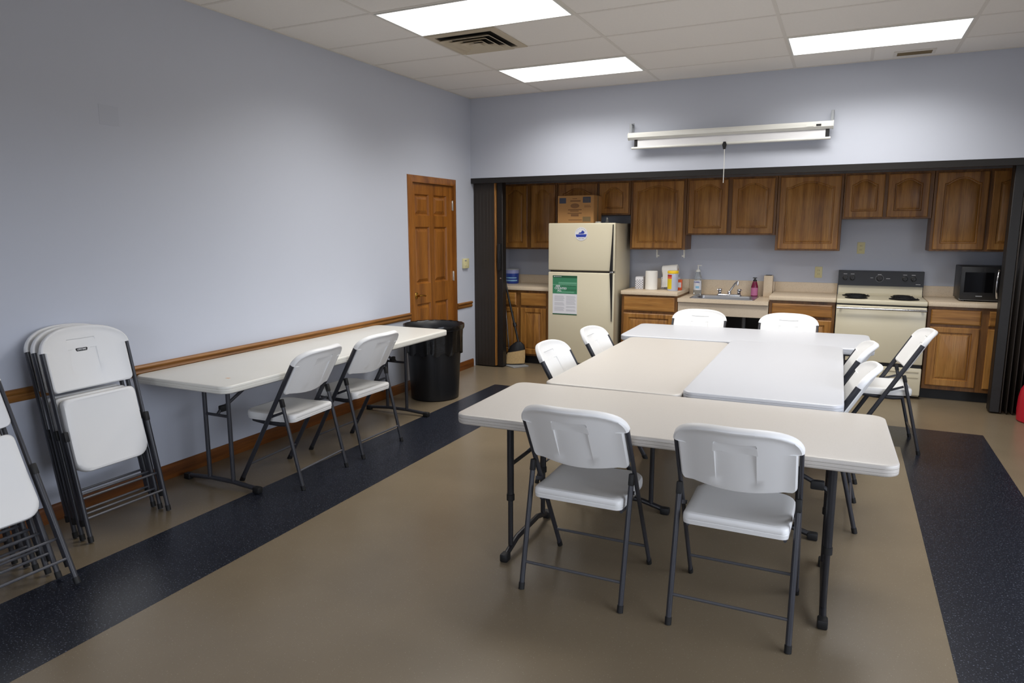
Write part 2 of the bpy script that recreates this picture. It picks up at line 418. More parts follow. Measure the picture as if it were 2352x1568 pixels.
MB().box(-.236, .236, -.236, .236, .0032, .0038).build('duct', M['duct'], t)
for h in (.218, .158, .098):
    b = MB(); b.rings([sq(h, -.028), sq(h-.052, .001), sq(h-.055, .001), sq(h-.005, -.030), sq(h, -.028)], fill1=False)
    b.build('louvre', M['grille'], t)
MB().box(-.045, .045, -.045, .045, -.028, -.024).build('center_plate', M['grille'], t)
t = thing('ceiling_grille', 'small brown slotted grille in the ceiling by the far right light', 'vent', (4.24, -.195, H-.004))
b = MB(); b.box(-.15, .15, -.075, -.06, -.006, .003).box(-.15, .15, .06, .075, -.006, .003).box(-.15, -.125, -.06, .06, -.006, .003).box(.125, .15, -.06, .06, -.006, .003); b.build('frame', M['tbar'], t)
MB().box(-.125, .125, -.06, .06, .001, .003).build('duct', M['grille2'], t)
for k in range(6):
    y = -.05+.02*k; MB().bar((-.125, y, -.002), (.125, y, -.002), .002, .012, (0, .6, .8)).build('slat', M['grille2'], t)

# ------------------------------------------------------------------ folding partition and its track
b = MB(); b.box(.0, 5.62, .0, .05, 2.085, ZO-.001).box(0, 5.62, .05, .155, 2.105, ZO-.001)
struct(b.build('trim_4', M['brown2']))
t = thing('folding_partition', 'dark brown folding partition stacked flat at the left of the kitchen opening', 'partition', (0, .06, 0))
b = MB()
for k in range(6): b.box(.003+.0435*k, .003+.0435*(k+1)-.0003, .0, .13, .012, 2.10, .0012, 1)
b.build('folded_panel', M['brown'], t)
MB().box(.2645, .280, -.006, .03, .02, 2.09, .002, 1).build('edge_strip', M['edge'], t)
MB().box(.281, .355, .02, .11, .012, 2.10, .003, 1).build('lead_post', M['brown2'], t)
b = MB(); b.box(.300, .335, -.004, .0199, 1.12, 1.42, .006).box(.308, .327, -.02, -.004, 1.2, 1.34, .006); b.build('latch', M['black'], t)
b = MB(); b.lathe([(0, 0), (.008, 0), (.008, .004), (0, .005)], 12); bmesh.ops.rotate(b.bm, verts=b.bm.verts[:], cent=(0,0,0), matrix=Matrix.Rotation(PI/2, 3, 'X')); bmesh.ops.translate(b.bm, verts=b.bm.verts[:], vec=(.33, .02, 1.03)); b.build('lock', M['chrome'], t)
t = thing('folding_partition', 'dark brown accordion partition gathered at the right edge of the kitchen opening', 'partition', (5.052, .05, 0))
MB().box(0, .075, .0, .13, .012, 2.10, .004, 1).build('lead_post', M['brown2'], t)
b = MB(); pts = []
for k in range(22): pts.append((.082+.021*k, (.0 if k % 2 == 0 else .17)))
poly = pts+[(x, y+.006) for x, y in pts[::-1]]
A = [(b.bm.verts.new((x, y, .012)), b.bm.verts.new((x, y, 2.10))) for x, y in pts]
for p, q in zip(A, A[1:]): b.bm.faces.new((p[0], q[0], q[1], p[1]))
o = b.build('accordion_folds', M['brown'], t, 10); so = o.modifiers.new('s', 'SOLIDIFY'); so.thickness = .006
for k in (0, 2, 4, 6):
    MB().box(.078+.021*k+.0, .078+.021*k+.008, -.008, .0, .012, 2.10, .002, 1).build('edge_strip', M['brown'], t)

# ------------------------------------------------------------------ kitchen cabinets
def arch_outline(x0, x1, z0, z1, rise, n=24):
    """panel outline, bottom-left first; top edge at z1 carries a cathedral rise"""
    P = [(x0, z0), (x1, z0)]; w = x1-x0
    for k in range(n+1):
        u = k/n; x = x1-w*u; tt = abs(2*u-1)/.88
        f = 0 if tt >= 1 else (.5+.5*math.cos(PI*tt))**.55
        P.append((x, z1-rise+rise*f))
    return P
def door_mesh(x0, x1, z0, z1, yf, rise, th=.0195, st=.055):
    b = MB()
    def inset(P, d):
        cx = (P[0][0]+P[1][0])/2; hw = (P[1][0]-P[0][0])/2; out = []
        for i, (x, z) in enumerate(P):
            nx = cx+(x-cx)*(hw-d)/hw; out.append((nx, z+d if i < 2 else z-d))
        return out
    P = arch_outline(x0+st, x1-st, z0+st, z1-st*.8, rise)
    n = len(P)-2
    def outer(e):
        O = [(x0+e, z0+e), (x1-e, z0+e)]
        for k in range(n): O.append((x1-e-(x1-x0-2*e)*k/(n-1), z1-e))
        return O
    Y = lambda Q, y: [(p[0], y, p[1]) for p in Q]
    b.rings([Y(outer(0), yf+th), Y(outer(0), yf+.005), Y(outer(.006), yf), Y(P, yf), Y(inset(P, .002), yf+.004), Y(inset(P, .006), yf+.013), Y(inset(P, .014), yf+.013), Y(inset(P, .017), yf+.009), Y(inset(P, .036), yf+.002)], fill0=True)
    return b
def drawer_mesh(x0, x1, z0, z1, yf, th=.019):
    b = MB(); Rr = lambda e, y: [(x0+e, y, z0+e), (x1-e, y, z0+e), (x1-e, y, z1-e), (x0+e, y, z1-e)]
    b.rings([Rr(0, yf+th), Rr(0, yf+.006), Rr(.010, yf)], fill0=True); return b
UZ1 = 2.108
def upper(label, x0, x1, z0, doors, rise=.05):
    t = thing('wall_cabinet', label, 'cabinet', (0, 0, 0), 0, 'oak wall cabinets')
    b = MB(); b.box(x0, x1, .66, .995, z0, UZ1, .0015, 1); b.build('body', M['oakframe'], t)
    for a, c in doors: door_mesh(a, c, z0+.016, UZ1-.02, .6405, rise).build('door', M['oak'], t, 24)
    return t
upper('oak wall cabinet above the blue bucket, behind the left partition', .005, .780, 1.345, [(.085, .405), (.452, .757)])
upper('short dark oak cabinet above the fridge, behind the cardboard box', .783, 1.655, 1.735, [(.80, 1.262), (1.296, 1.632)], .06)
upper('single-door oak wall cabinet right of the fridge over the paper towels', 1.660, 2.270, 1.355, [(1.685, 2.240)], .055)
upper('short two-door oak wall cabinet above the sink', 2.274, 3.180, 1.515, [(2.298, 2.698), (2.745, 3.155)], .055)
upper('single-door oak wall cabinet with bold grain between sink and stove', 3.184, 3.788, 1.360, [(3.210, 3.766)], .055)
upper('shortest two-door oak wall cabinet above the stove', 3.792, 4.546, 1.672, [(3.806, 4.140), (4.172, 4.512)], .045)
upper('oak wall cabinet above the microwave at the far right', 4.550, 5.50, 1.368, [(4.574, 4.975), (5.006, 5.45)], .055)
def basecab(label, x0, x1, drawers, doors, dz=(.715, .850), oz=(.122, .680)):
    t = thing('base_cabinet', label, 'cabinet', (0, 0, 0), 0, 'oak base cabinets')
    b = MB(); b.box(x0, x1, .405, .99, .1, .872, .0015, 1); b.build('body', M['oakframe'], t)
    b = MB(); b.box(x0, x1, .47, .98, 0, .0995); b.build('toe_kick', M['toe'], t)
    for a, c in drawers: drawer_mesh(a, c, dz[0], dz[1], .3855).build('drawer', M['oakx'], t, 24)
    for a, c in doors: door_mesh(a, c, oz[0], oz[1], .3855, .0, st=.058).build('door', M['oak'], t, 24)
    return t
basecab('oak base cabinet with two drawers behind the broom', .005, .835, [(.06, .375), (.435, .757)], [(.06, .402), (.432, .757)], (.695, .845), (.12, .668))
basecab('narrow oak base cabinet between the fridge and the sink', 1.655, 2.268, [(1.682, 2.238)], [(1.682, 2.238)], (.70, .856), (.12, .672))
basecab('oak base cabinet between the sink and the stove', 3.184, 3.790, [(3.214, 3.764)], [(3.214, 3.764)], (.722, .845), (.12, .692))
basecab('oak base cabinet under the microwave right of the stove', 4.566, 5.50, [(4.592, 4.980), (5.040, 5.45)], [(4.592, 4.980), (5.040, 5.45)], (.713, .848), (.14, .686))
ZC = .917; ZS = .857
def counter(label, x0, x1, z, splash=True):
    t = thing('countertop', label, 'countertop', (0, 0, 0), 0, 'beige laminate countertops')
    b = MB(); b.box(x0, x1, .368, .98, z-.042, z, .005); b.build('slab', M['laminate'], t)
    b = MB(); b.box(x0, x1, .98, .999, z-.04, 1.018, .003); b.build('backsplash', M['laminate'], t)
    return t
counter('beige countertop left of the fridge holding the blue bucket', .003, .838, ZC)
counter('beige countertop just right of the fridge holding the paper towels', 1.652, 2.270, ZC)
counter('beige countertop between the sink and the stove', 3.182, 3.793, ZC)
counter('beige countertop under the microwave', 4.562, 5.50, ZC)
# sink run: lowered top with a cut-out, apron, open knee space
SX0, SX1, SY0, SY1 = 2.40, 3.02, .43, .86
t = thing('sink_counter', 'lowered beige sink counter with apron over an open knee space', 'countertop', (0, 0, 0))
b = MB(); x0, x1 = 2.272, 3.180
b.box(x0, SX0, .368, .98, ZS-.038, ZS).box(SX1, x1, .368, .98, ZS-.038, ZS).box(SX0, SX1, .368, SY0, ZS-.038, ZS).box(SX0, SX1, SY1, .98, ZS-.038, ZS)
b.build('slab', M['laminate'], t)
MB().box(x0, x1, .98, .999, ZS-.03, 1.018, .003).build('backsplash', M['laminate'], t)
MB().box(x0+.002, x1-.002, .395, .413, .684, ZS-.0385, .002, 1).build('apron', M['laminate2'], t)
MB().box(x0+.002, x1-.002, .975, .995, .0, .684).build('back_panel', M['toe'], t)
b = MB(); b.tube([(2.91, .72, .0), (2.91, .72, .68)], .02, 12); b.build('drain_pipe', M['pipe'], t)
t = thing('laminate_post', 'upright beige laminate post against the wall right of the soap', 'post', (3.12, .925, ZS))
MB().box(-.045, .045, -.05, .05, .0005, .228, .004).build('casing', M['laminate'], t)
MB().box(-.03, .03, -.035, .03, .2285, .2325, .001, 1).build('cap', M['brown'], t)
# sink basin
t = thing('sink', 'stainless steel drop-in sink in the lowered counter', 'sink', ((SX0+SX1)/2, (SY0+SY1)/2, ZS))
hx, hy_ = (SX1-SX0)/2, (SY1-SY0)/2
def rr(hx, hy, r, z, n=5, oy=0):
    P = []
    for cx, cy, a in ((hx-r, hy-r, 0), (-hx+r, hy-r, PI/2), (-hx+r, -hy+r, PI), (hx-r, -hy+r, 1.5*PI)):
        for k in range(n+1): P.append((cx+r*math.cos(a+PI/2*k/n), cy+r*math.sin(a+PI/2*k/n)+oy, z))
    return P
b = MB(); b.rings([rr(hx+.016, hy_+.016, .03, .001), rr(hx+.015, hy_+.015, .03, .006), rr(hx-.012, hy_-.012, .03, .005), rr(hx-.03, hy_-.045, .06, .003, oy=-.03), rr(hx-.036, hy_-.051, .055, -.02, oy=-.03), rr(hx-.05, hy_-.065, .05, -.15, oy=-.03), rr(hx-.1, hy_-.12, .03, -.16, oy=-.03)])
b.build('basin', M['stainless'], t)
b = MB(); b.lathe([(0, -.1575), (.04, -.1575), (.042, -.156), (.02, -.159)], 16, (0, -.03, 0)); b.build('drain', M['chrome'], t)
t = thing('faucet', 'chrome two-handle faucet with angled spout behind the sink', 'faucet', (2.735, .815, ZS+.006))
b = MB(); b.rings([rr(.13, .025, .02, .0), rr(.13, .025, .02, .008), rr(.118, .018, .014, .018)]); b.build('deck_plate', M['chrome'], t)
for sx, nm in ((-.1, 'handle'), (.1, 'handle')):
    b = MB(); b.lathe([(.017, .016), (.019, .03), (.015, .036), (.02, .046), (.023, .062), (.02, .074), (0, .077)], 14, (sx, 0, 0)); b.tube([(sx, 0, .06), (sx+.028*(1 if sx > 0 else -1), -.012, .064)], .006, 8); b.build(nm, M['chrome'], t)
b = MB(); b.lathe([(.02, .016), (.02, .04), (.014, .05), (0, .052)], 14); b.tube([(0, 0, .04), (.03, -.035, .085), (.065, -.075, .135), (.088, -.1, .157), (.096, -.108, .156), (.098, -.111, .14), (.098, -.111, .122)], .0105, 10); b.build('spout', M['chrome'], t)

# ------------------------------------------------------------------ refrigerator
t = thing('refrigerator', 'almond top-freezer refrigerator with black wedge handles', 'refrigerator', (.842, .245, 0))
FW, FD, FH = .772, .62, 1.645
MB().box(.006, FW-.006, .062, FD, .03, FH-.004, .008).build('body', M['almond2'], t)
fz = MB().box(0, FW, 0, .058, 1.128, FH, .012, 3).build('freezer_door', M['almond'], t)
rf = MB().box(0, FW, 0, .058, .09, 1.108, .012, 3).build('fridge_door', M['almond'], t)
MB().box(.02, FW-.02, .02, .06, 1.108, 1.128).build('gasket', M['brown'], t)
MB().box(.01, FW-.01, .05, .1, .005, .085, .004).build('kick_grille', M['brown2'], t)
def handle(parent, z0, z1, up):
    """tapering dark grip along the opening edge, wide where the doors meet"""
    b = MB(); n = 12; A = []
    for k in range(n+1):
        u = k/n; z = z0+(z1-z0)*u; w = .010+.026*(1-u)**1.3
        xr = .754; A.append([(xr-w, -.001, z), (xr-w+.002, -.012, z), (xr-.004, -.016, z), (xr, -.012, z), (xr, -.001, z)])
    b.rings(A, fill0=True); return b.build('handle', M['black'], parent)
handle(fz, 1.131, 1.628, 1); handle(rf, 1.105, .585, -1)
MB().box(.722, .760, -.018, -.002, 1.111, 1.126, .003).build('handle_pivot', M['chrome'], t)
# things on the fridge front
t = thing('magnet', 'round white sticker with a blue emblem and banner on the freezer door', 'magnet', (1.231, .2435, 1.527))
b = MB(); b.lathe([(0, 0), (.073, 0), (.073, .0015), (0, .0015)], 40); bmesh.ops.rotate(b.bm, verts=b.bm.verts[:], cent=(0,0,0), matrix=Matrix.Rotation(PI/2, 3, 'X')); b.build('disc', M['sheet'], t)
Yp = lambda y: (lambda p: (p[0], y, p[1]))
S = lambda P, k=.073: [(x*k, z*k) for x, z in P]
b = MB(); b.prism(S([(-.50,-.0),(-.36,.10),(-.30,.24),(-.08,.22),(.05,.36),(.14,.52),(.24,.50),(.36,.42),(.46,.36),(.52,.24),(.46,.10),(.36,.04),(.1,.02),(-.2,.03)]), Yp(-.0016), Yp(-.0022)); b.build('emblem', M['blue'], t)
b = MB(); b.prism(S([(-.86,-.07),(.86,-.03),(.80,-.26),(.70,-.46),(-.02,-.46),(-.72,-.48),(-.82,-.28)]), Yp(-.0016), Yp(-.0022)); b.build('banner', M['blue'], t)
b = MB()
for k in range(7):
    a = math.radians(35+18.5*k); x, z = .06*math.cos(a), .06*math.sin(a); b.box(x-.0025, x+.0025, -.0022, -.0016, z-.0025, z+.0025)
b.box(-.032, -.003, -.0022, -.0016, -.053, -.049).box(.004, .034, -.0022, -.0016, -.053, -.049); b.build('small_print', M['print'], t)
t = thing('flyer', 'green and white printed flyer stuck on the lower fridge door', 'flyer', (.901, .2435, .632))
MB().box(0, .290, -.0010, 0, 0, .438).build('sheet', M['sheet'], t)
b = MB(); b.box(.0, .290, -.0016, -.0010, .235, .438); b.build('banner', M['green'], t)
b = MB(); b.box(0, .290, -.0020, -.0016, .412, .438); b.build('header_strip', M['green3'], t)
MB().box(0, .290, -.0016, -.001, 0, .012).build('footer_strip', M['green3'], t)
b = MB(); b.box(.07, .284, -.002, -.0016, .345, .364).box(.0, .284, -.002, -.0016, .330, .338).box(.05, .255, -.002, -.0016, .248, .260); b.build('pale_strip', M['green2'], t)
b = MB()
for k in range(9): b.box(.115+.018*k, .125+.018*k, -.002, -.0016, .318, .330); b.box(.16+.014*k, .166+.014*k, -.002, -.0016, .268, .288)
b.build('building_print', M['green3'], t)
for i, (s, x, z) in enumerate((('ARE', .062, .319), ('COUNTED', .096, .294), ('ALL', .082, .270))):
    text('headline', s, .030, M['sheet'], t, (x, -.0022, z), bold=.0006)
b = MB(); b.box(.014, .022, -.0024, -.002, .420, .430).box(.028, .105, -.0024, -.002, .423, .427); b.build('header_print', M['sheet'], t)
b = MB()
for k in range(14):
    if k not in (5, 9): b.box(.022, .13+.006*(k % 3), -.0016, -.0010, .205-.0125*k, .210-.0125*k)
    if k not in (8, 11): b.box(.162, .262+.006*((k+1) % 3), -.0016, -.0010, .205-.0125*k, .210-.0125*k)
b.build('body_text', M['ink'], t)
# cardboard box and small things on top of the fridge
t = thing('cardboard_box', 'brown cardboard box with blue printed squares on top of the fridge', 'box', (.905, .36, FH+.0005))
BW, BD, BH = .425, .27, .30
MB().box(0, BW, 0, BD, 0, BH, .003, 1).build('carton', M['card'], t)
MB().box(BW, BW+.0012, BD*.42, BD*.58, .0, BH).build('tape', M['tape'], t)
b = MB(); b.box(.022, .100, -.0012, 0, .215, .275).box(.298, .388, -.0012, 0, .220, .283); b.build('printed_square', M['print'], t)
b = MB(); b.box(.298, .390, -.0012, 0, .015, .068); b.build('printed_square', M['print3'], t)
b = MB(); b.box(.31, .378, -.0018, -.0012, .262, .265).box(.315, .378, -.0018, -.0012, .250, .253).box(.31, .372, -.0018, -.0012, .234, .238); b.build('square_text', M['print3'], t)
b = MB(); b.box(.175, .230, -.0012, 0, .262, .270).box(.15, .27, -.0012, 0, .232, .248).box(.125, .285, -.0012, 0, .140, .150).box(.15, .25, -.0012, 0, .125, .134).box(.12, .285, -.0012, 0, .102, .112).box(.16, .25, -.0012, 0, .072, .098).box(.13, .29, -.0012, 0, .03, .038).box(.315, .385, -.0012, 0, .188, .194).box(.315, .39, -.0012, 0, .172, .180)
b.rings([[(.205+.052*math.cos(a*PI/8), -.0004, .188+.026*math.sin(a*PI/8)) for a in range(16)], [(.205+.052*math.cos(a*PI/8), -.0012, .188+.026*math.sin(a*PI/8)) for a in range(16)]])
b.build('printed_text', M['print2'], t)
t = thing('lid', 'small white lid lying on the fridge beside the cardboard box', 'lid', (1.37, .40, FH+.0005))
b = MB(); b.lathe([(0, 0), (.03, 0), (.032, .002), (.032, .012), (.029, .015), (0, .015)], 20); b.build('disc', M['white'], t)
MB().box(-.006, .006, -.036, -.031, .004, .010, .001, 1).build('tab', M['white'], t)
t = thing('bottle', 'tiny clear bottle standing on the fridge right of the white lid', 'bottle', (1.455, .45, FH+.0005))
b = MB(); b.lathe([(0, 0), (.014, 0), (.015, .003), (.015, .026), (.007, .036), (.007, .042), (0, .042)], 14); b.build('body', M['clear'], t)
b = MB(); b.lathe([(.009, .040), (.009, .048), (.004, .052), (.003, .060), (0, .060)], 12); b.build('cap', M['white'], t)

# ------------------------------------------------------------------ range
t = thing('stove', 'almond electric stove with black control panel and coil burners', 'stove', (3.797, .345, 0))
SW = .757; SD = .63
MB().box(.004, SW-.004, .03, SD, .02, .872, .004).build('body', M['almond2'], t)
b = MB(); b.box(0, SW, -.012, SD-.07, .874, .917, .008, 3); b.build('cooktop', M['almond'], t)
b = MB(); b.prism([(SD-.12, .915), (SD-.085, .935), (SD-.075, 1.012), (SD, 1.012), (SD, .915)], lambda p: (.004, p[0], p[1]), lambda p: (SW-.004, p[0], p[1])); b.build('riser', M['almond'], t)
cp = MB().prism([(SD-.105, 1.010), (SD-.085, 1.152), (SD-.07, 1.158), (SD, 1.158), (SD, 1.010)], lambda p: (-.002, p[0], p[1]), lambda p: (SW+.002, p[0], p[1])).build('control_panel', M['range_panel'], t)
def py(z): return SD-.105+.02*(z-1.010)/.142
for x in (.062, .128, .595, .668, .372):
    b = MB(); k = .026 if x != .372 else .030
    b.lathe([(0, 0), (k, 0), (k, .004), (k*.75, .006), (k*.68, .022), (0, .024)], 20)
    b.box(-.004, .004, -k*.9, k*.9, .022, .027, .001, 1)
    bmesh.ops.rotate(b.bm, verts=b.bm.verts[:], cent=(0,0,0), matrix=Matrix.Rotation(PI/2-.14, 3, 'X'))
    o = b.build('knob', M['black'], t); o.location = (x, py(1.085)-.001, 1.085)
b = MB()
for x in (.062, .128, .595, .668, .372): b.box(x-.018, x+.016, py(1.125)-.0015, py(1.125), 1.122, 1.126)
for a in range(24):
    an = 2*PI*a/24; z = 1.085+.035*math.sin(an); b.box(.372+.035*math.cos(an)-.001, .372+.035*math.cos(an)+.001, py(z)-.0015, py(z), z-.002, z+.002)
b.box(.29, .315, py(1.09)-.0015, py(1.09), 1.088, 1.091).box(.43, .465, py(1.086)-.0015, py(1.086), 1.083, 1.087).box(.69, .73, py(1.035)-.0015, py(1.035), 1.032, 1.036)
b.build('panel_mark', M['white_mark'], t)
for x, y, r in ((.168, .135, .085), (.168, .38, .108), (.573, .145, .112), (.573, .385, .085)):
    b = MB(); b.lathe([(r+.014, .0005), (r+.016, .005), (r+.004, .004), (r-.01, -.0), (.0, -.0)], 28); o = b.build('drip_pan', M['coil'], t); o.location = (x, y, .918)
    b = MB(); pts = []; N = 26; turns = 4
    for k in range(N*turns+1):
        a = 2*PI*k/N; rad = .018+(r-.018)*k/(N*turns); pts.append((rad*math.cos(a), rad*math.sin(a), .011))
    b.tube(pts, .0052, 6); c_ = b.build('burner_coil', M['coil'], t); c_.location = (x, y, .918)
od = MB().box(.002, SW-.002, -.008, .028, .326, .860, .008, 3).build('oven_door', M['almond'], t)
b = MB(); b.box(.03, .05, -.045, -.007, .825, .845, .003).box(SW-.05, SW-.03, -.045, -.007, .825, .845, .003); b.tube([(.006, -.048, .835), (SW-.006, -.048, .835)], .011, 12); b.build('handle', M['chrome'], od)
dr = MB().box(.002, SW-.002, -.008, .028, .036, .292, .008, 3).build('drawer', M['almond'], t)
b = MB(); b.box(.1, SW-.025, -.014, -.0085, .252, .264, .002, 1).box(.1, SW-.025, -.0125, -.0085, .2, .212, .002, 1); b.build('drawer_pull', M['almond2'], dr)
MB().box(.006, SW-.006, .006, .03, .293, .325).build('gap_strip', M['toe'], t)
MB().box(.006, SW-.006, .006, .03, .861, .873).build('gap_strip', M['toe'], t)
for x in (.05, SW-.05):
    b = MB(); b.lathe([(0, 0), (.018, 0), (.018, .02), (0, .02)], 12, (x, .1, .0)); b.build('foot', M['black'], t)

# microwave
t = thing('microwave', 'black microwave with silver curved handle on the right countertop', 'microwave', (4.812, .52, ZC))
MW = .46
MB().box(0, MW, .03, .40, .014, .318, .006).build('body', M['black'], t)
md = MB().box(0, .315, 0, .029, .014, .318, .005).build('door', M['black'], t)
MB().box(.03, .252, -.0025, -.0005, .085, .268, .001, 1).build('window', M['black_glass'], md)
MB().box(.0, MW, .001, .03, .0135, .030, .002, 1).build('lower_trim', M['grey'], t)
b = MB(); b.tube([(.286, -.004, .29), (.278, -.030, .26), (.272, -.038, .19), (.272, -.038, .13), (.278, -.030, .07), (.286, -.004, .04)], .009, 10); b.build('handle', M['chrome'], md)
MB().box(.319, MW-.004, 0, .029, .032, .314, .003).build('control_panel', M['black_glass'], t)
for x in (.04, MW-.04):
    for y in (.06, .36):
        b = MB(); b.lathe([(0, .0003), (.014, .0003), (.012, .0142), (0, .0142)], 12, (x, y, 0)); b.build('foot', M['black'], t)
b = MB(); b.box(.125, .175, -.003, -.0005, .048, .056); b.build('name_mark', M['grey'], md)

# ------------------------------------------------------------------ things on the counters
t = thing('bucket', 'blue plastic pail with lavender rim on the left counter', 'bucket', (.135, .80, ZC+.0005))
b = MB(); b.lathe([(0, 0), (.074, 0), (.077, .004), (.082, .125)], 28); b.build('shell', M['bucket'], t)
b = MB(); b.lathe([(.0822, .124), (.0838, .166), (.0805, .170)], 28); b.build('band', M['bucket2'], t)
b = MB(); b.lathe([(0, .172), (.078, .172), (.086, .166), (.0875, .170), (.086, .178), (.075, .181), (0, .181)], 28); b.build('lid', M['grey'], t)
b = MB(); b.lathe([(.0795, .03), (.0802, .046)], 20, a0=PI*1.2, a1=PI*1.9); b.lathe([(.0812, .065), (.0818, .078)], 20, a0=PI*1.25, a1=PI*1.85); b.build('label_stripe', M['blue2'], t)
t = thing('dotted_box', 'small white box with dark dotted pattern left of the upright paper roll', 'box', (1.79, .66, ZC+.0005))
b = MB(); b.box(-.045, .045, -.05, .05, 0, .13, .004); b.build('carton', M['sheet'], t)
b = MB()
for r_ in range(8):
    for c_ in range(6):
        if (r_+c_) % 2 == 0:
            x = -.036+.0145*c_; z = .012+.0125*r_
            b.prism([(x-.006, z), (x, z-.006), (x+.006, z), (x, z+.006)], Yp(-.0500), Yp(-.0508))
b.build('diamond_pattern', M['wick'], t)
MB().box(-.043, .043, -.048, .048, .1305, .137, .003).build('flap', M['sheet'], t)
def roll(label, loc, r, h, name='paper_towel_roll'):
    t = thing(name, label, 'paper towels', loc, 0, 'paper towel rolls')
    b = MB(); b.lathe([(.02, .001), (r-.004, 0), (r, .004), (r, h-.004), (r-.004, h), (.02, h)], 32); b.lathe([(.02, .001), (.02, h)], 16); b.build('paper', M['paper'], t)
    b = MB(); b.lathe([(.0185, .002), (.0185, h-.002)], 16); b.build('core', M['card'], t)
    return t
roll('white paper towel roll standing at the front of the counter clutter', (1.93, .60, ZC+.0005), .066, .205)
t = thing('carton', 'dotted carton between paper towels and yellow canister, a roll lying on it', 'box', (2.095, .815, ZC+.0005))
b = MB(); b.box(-.095, .095, -.055, .055, 0, .128, .003); b.build('carton', M['sheet'], t)
b = MB()
for r_ in range(9):
    for c_ in range(12):
        if (r_+c_) % 2 == 0:
            x = -.08+.0145*c_; z = .012+.0130*r_; b.prism([(x-.0055, z), (x, z-.0055), (x+.0055, z), (x, z+.0055)], Yp(-.0550), Yp(-.0558))
b.build('diamond_pattern', M['wick'], t)
t = roll('wrapped paper towel roll lying on the dotted carton behind the upright roll', (2.088, .815, ZC+.129), .062, .17)
t.location = (2.005, .815, ZC+.0005+.128+.0635); t.rotation_euler = (0, PI/2-math.radians(6), 0); t.location.z += .001
b = MB(); b.rings([[(-.03, -.062, .018), (-.03, -.062, .085), (-.03, -.059, .085), (-.03, -.059, .018)], [(.06, -.085, .012), (.06, -.085, .12), (.06, -.082, .12), (.06, -.082, .012)], [(.172, -.13, .0), (.172, -.15, .165), (.172, -.147, .165), (.172, -.127, .0)]], fill0=True); b.build('loose_sheet', M['paper'], t)
t = thing('wipes_canister', 'yellow-lidded wipes canister with a yellow and red label', 'canister', (2.175, .56, ZC+.0005))
b = MB(); b.lathe([(0, 0), (.053, 0), (.056, .004), (.056, .185), (.05, .192), (0, .192)], 32); b.build('body', M['silver_label'], t)
b = MB(); b.lathe([(.057, .186), (.0585, .190), (.0585, .210), (.055, .215), (0, .215)], 32); b.build('lid', M['yellow'], t)
b = MB(); b.lathe([(.0563, .02), (.0563, .13)], 14, a0=PI*1.08, a1=PI*1.50); b.build('label', M['yellow2'], t)
b = MB(); b.lathe([(.0563, .132), (.0563, .152)], 14, a0=PI*1.08, a1=PI*1.50); b.build('label', M['orange'], t)
b = MB(); b.lathe([(.0565, .154), (.0565, .174)], 14, a0=PI*1.06, a1=PI*1.50); b.build('label', M['redl'], t)
t = thing('orange_packet', 'slim orange pack standing behind the yellow-lidded canister', 'packet', (2.232, .66, ZC+.0005))
MB().box(-.025, .022, -.02, .02, 0, .115, .004).build('wrapper', M['orange'], t)
MB().box(-.02, .017, -.0212, -.0202, .03, .085).build('label', M['sheet'], t)
t = thing('sanitizer_bottle', 'clear hand sanitizer pump bottle left of the faucet', 'bottle', (2.380, .89, ZS+.0005))
b = MB(); b.lathe([(0, .0), (.040, 0), (.045, .006), (.045, .145), (.036, .165), (.043, .185), (.030, .215), (.026, .235), (.022, .25), (0, .25)], 24, sx=1, sy=.75); b.build('body', M['clear'], t)
b = MB(); b.lathe([(.0455, .05), (.0455, .155)], 16, a0=PI*1.15, a1=PI*1.85, sx=1, sy=.76); b.build('label', M['sheet'], t)
text('label_text', 'PURELL', .019, M['blue'], t, (0, -.0362, .137), bold=.0004)
b = MB(); b.lathe([(.0462, .068), (.0462, .095)], 10, a0=PI*1.38, a1=PI*1.66, sx=1, sy=.76); b.build('label_drop', M['blue2'], t)
b = MB(); b.lathe([(.026, .250), (.026, .262), (.018, .274), (.008, .278), (.006, .3), (.006, .318), (0, .318)], 16); b.box(-.010, .036, -.007, .007, .316, .326, .003); b.build('pump', M['white'], t)
t = thing('soap_bottle', 'burgundy foaming soap pump bottle right of the sink', 'bottle', (2.985, .885, ZS+.0005))
b = MB(); b.lathe([(0, 0), (.034, 0), (.036, .004), (.036, .105), (.024, .15), (.018, .165), (0, .165)], 22, sx=1, sy=.8); b.build('body', M['burgundy'], t)
b = MB(); b.lathe([(.0366, .012), (.0366, .095)], 14, a0=PI*1.12, a1=PI*1.88, sx=1, sy=.8); b.build('label', M['pink'], t)
b = MB(); b.lathe([(.019, .165), (.019, .18), (.007, .184), (.007, .198), (0, .198)], 14); b.box(-.02, .02, -.034, .01, .196, .205, .003); b.build('pump', M['black'], t)
t = thing('hanging_towel_holder', 'pair of white paper towel brackets under the cabinet right of the fridge', 'holder', (0, .76, 1.3549))
for x, s in ((1.945, 1), (2.245, -1)):
    b = MB(); b.prism([(-.02, 0), (.02, 0), (.016, -.03), (.012, -.085), (-.004, -.09), (-.012, -.03)], lambda p: (x-.007, p[0], p[1]), lambda p: (x+.007, p[0], p[1])); b.tube([(x, .004, -.07), (x+s*.025, .004, -.07)], .010, 10); b.build('bracket', M['white'], t)
def outlet(label, x, y, z, axis='y'):
    t = thing('outlet', label, 'outlet', (x, y, z), 0, 'ivory wall outlets')
    MB().box(-.036, .036, -.006, -.0005, -.058, .058, .003).build('plate', M['ivory'], t)
    for dz in (-.02, .02):
        b = MB(); b.box(-.016, .016, -.0085, -.0062, dz-.014, dz+.014, .005); s = b.build('socket', M['ivory'], t)
        b = MB(); b.box(-.008, -.005, -.0089, -.0086, dz-.004, dz+.006).box(.005, .008, -.0089, -.0086, dz-.004, dz+.006); b.build('slot', M['brown2'], s)
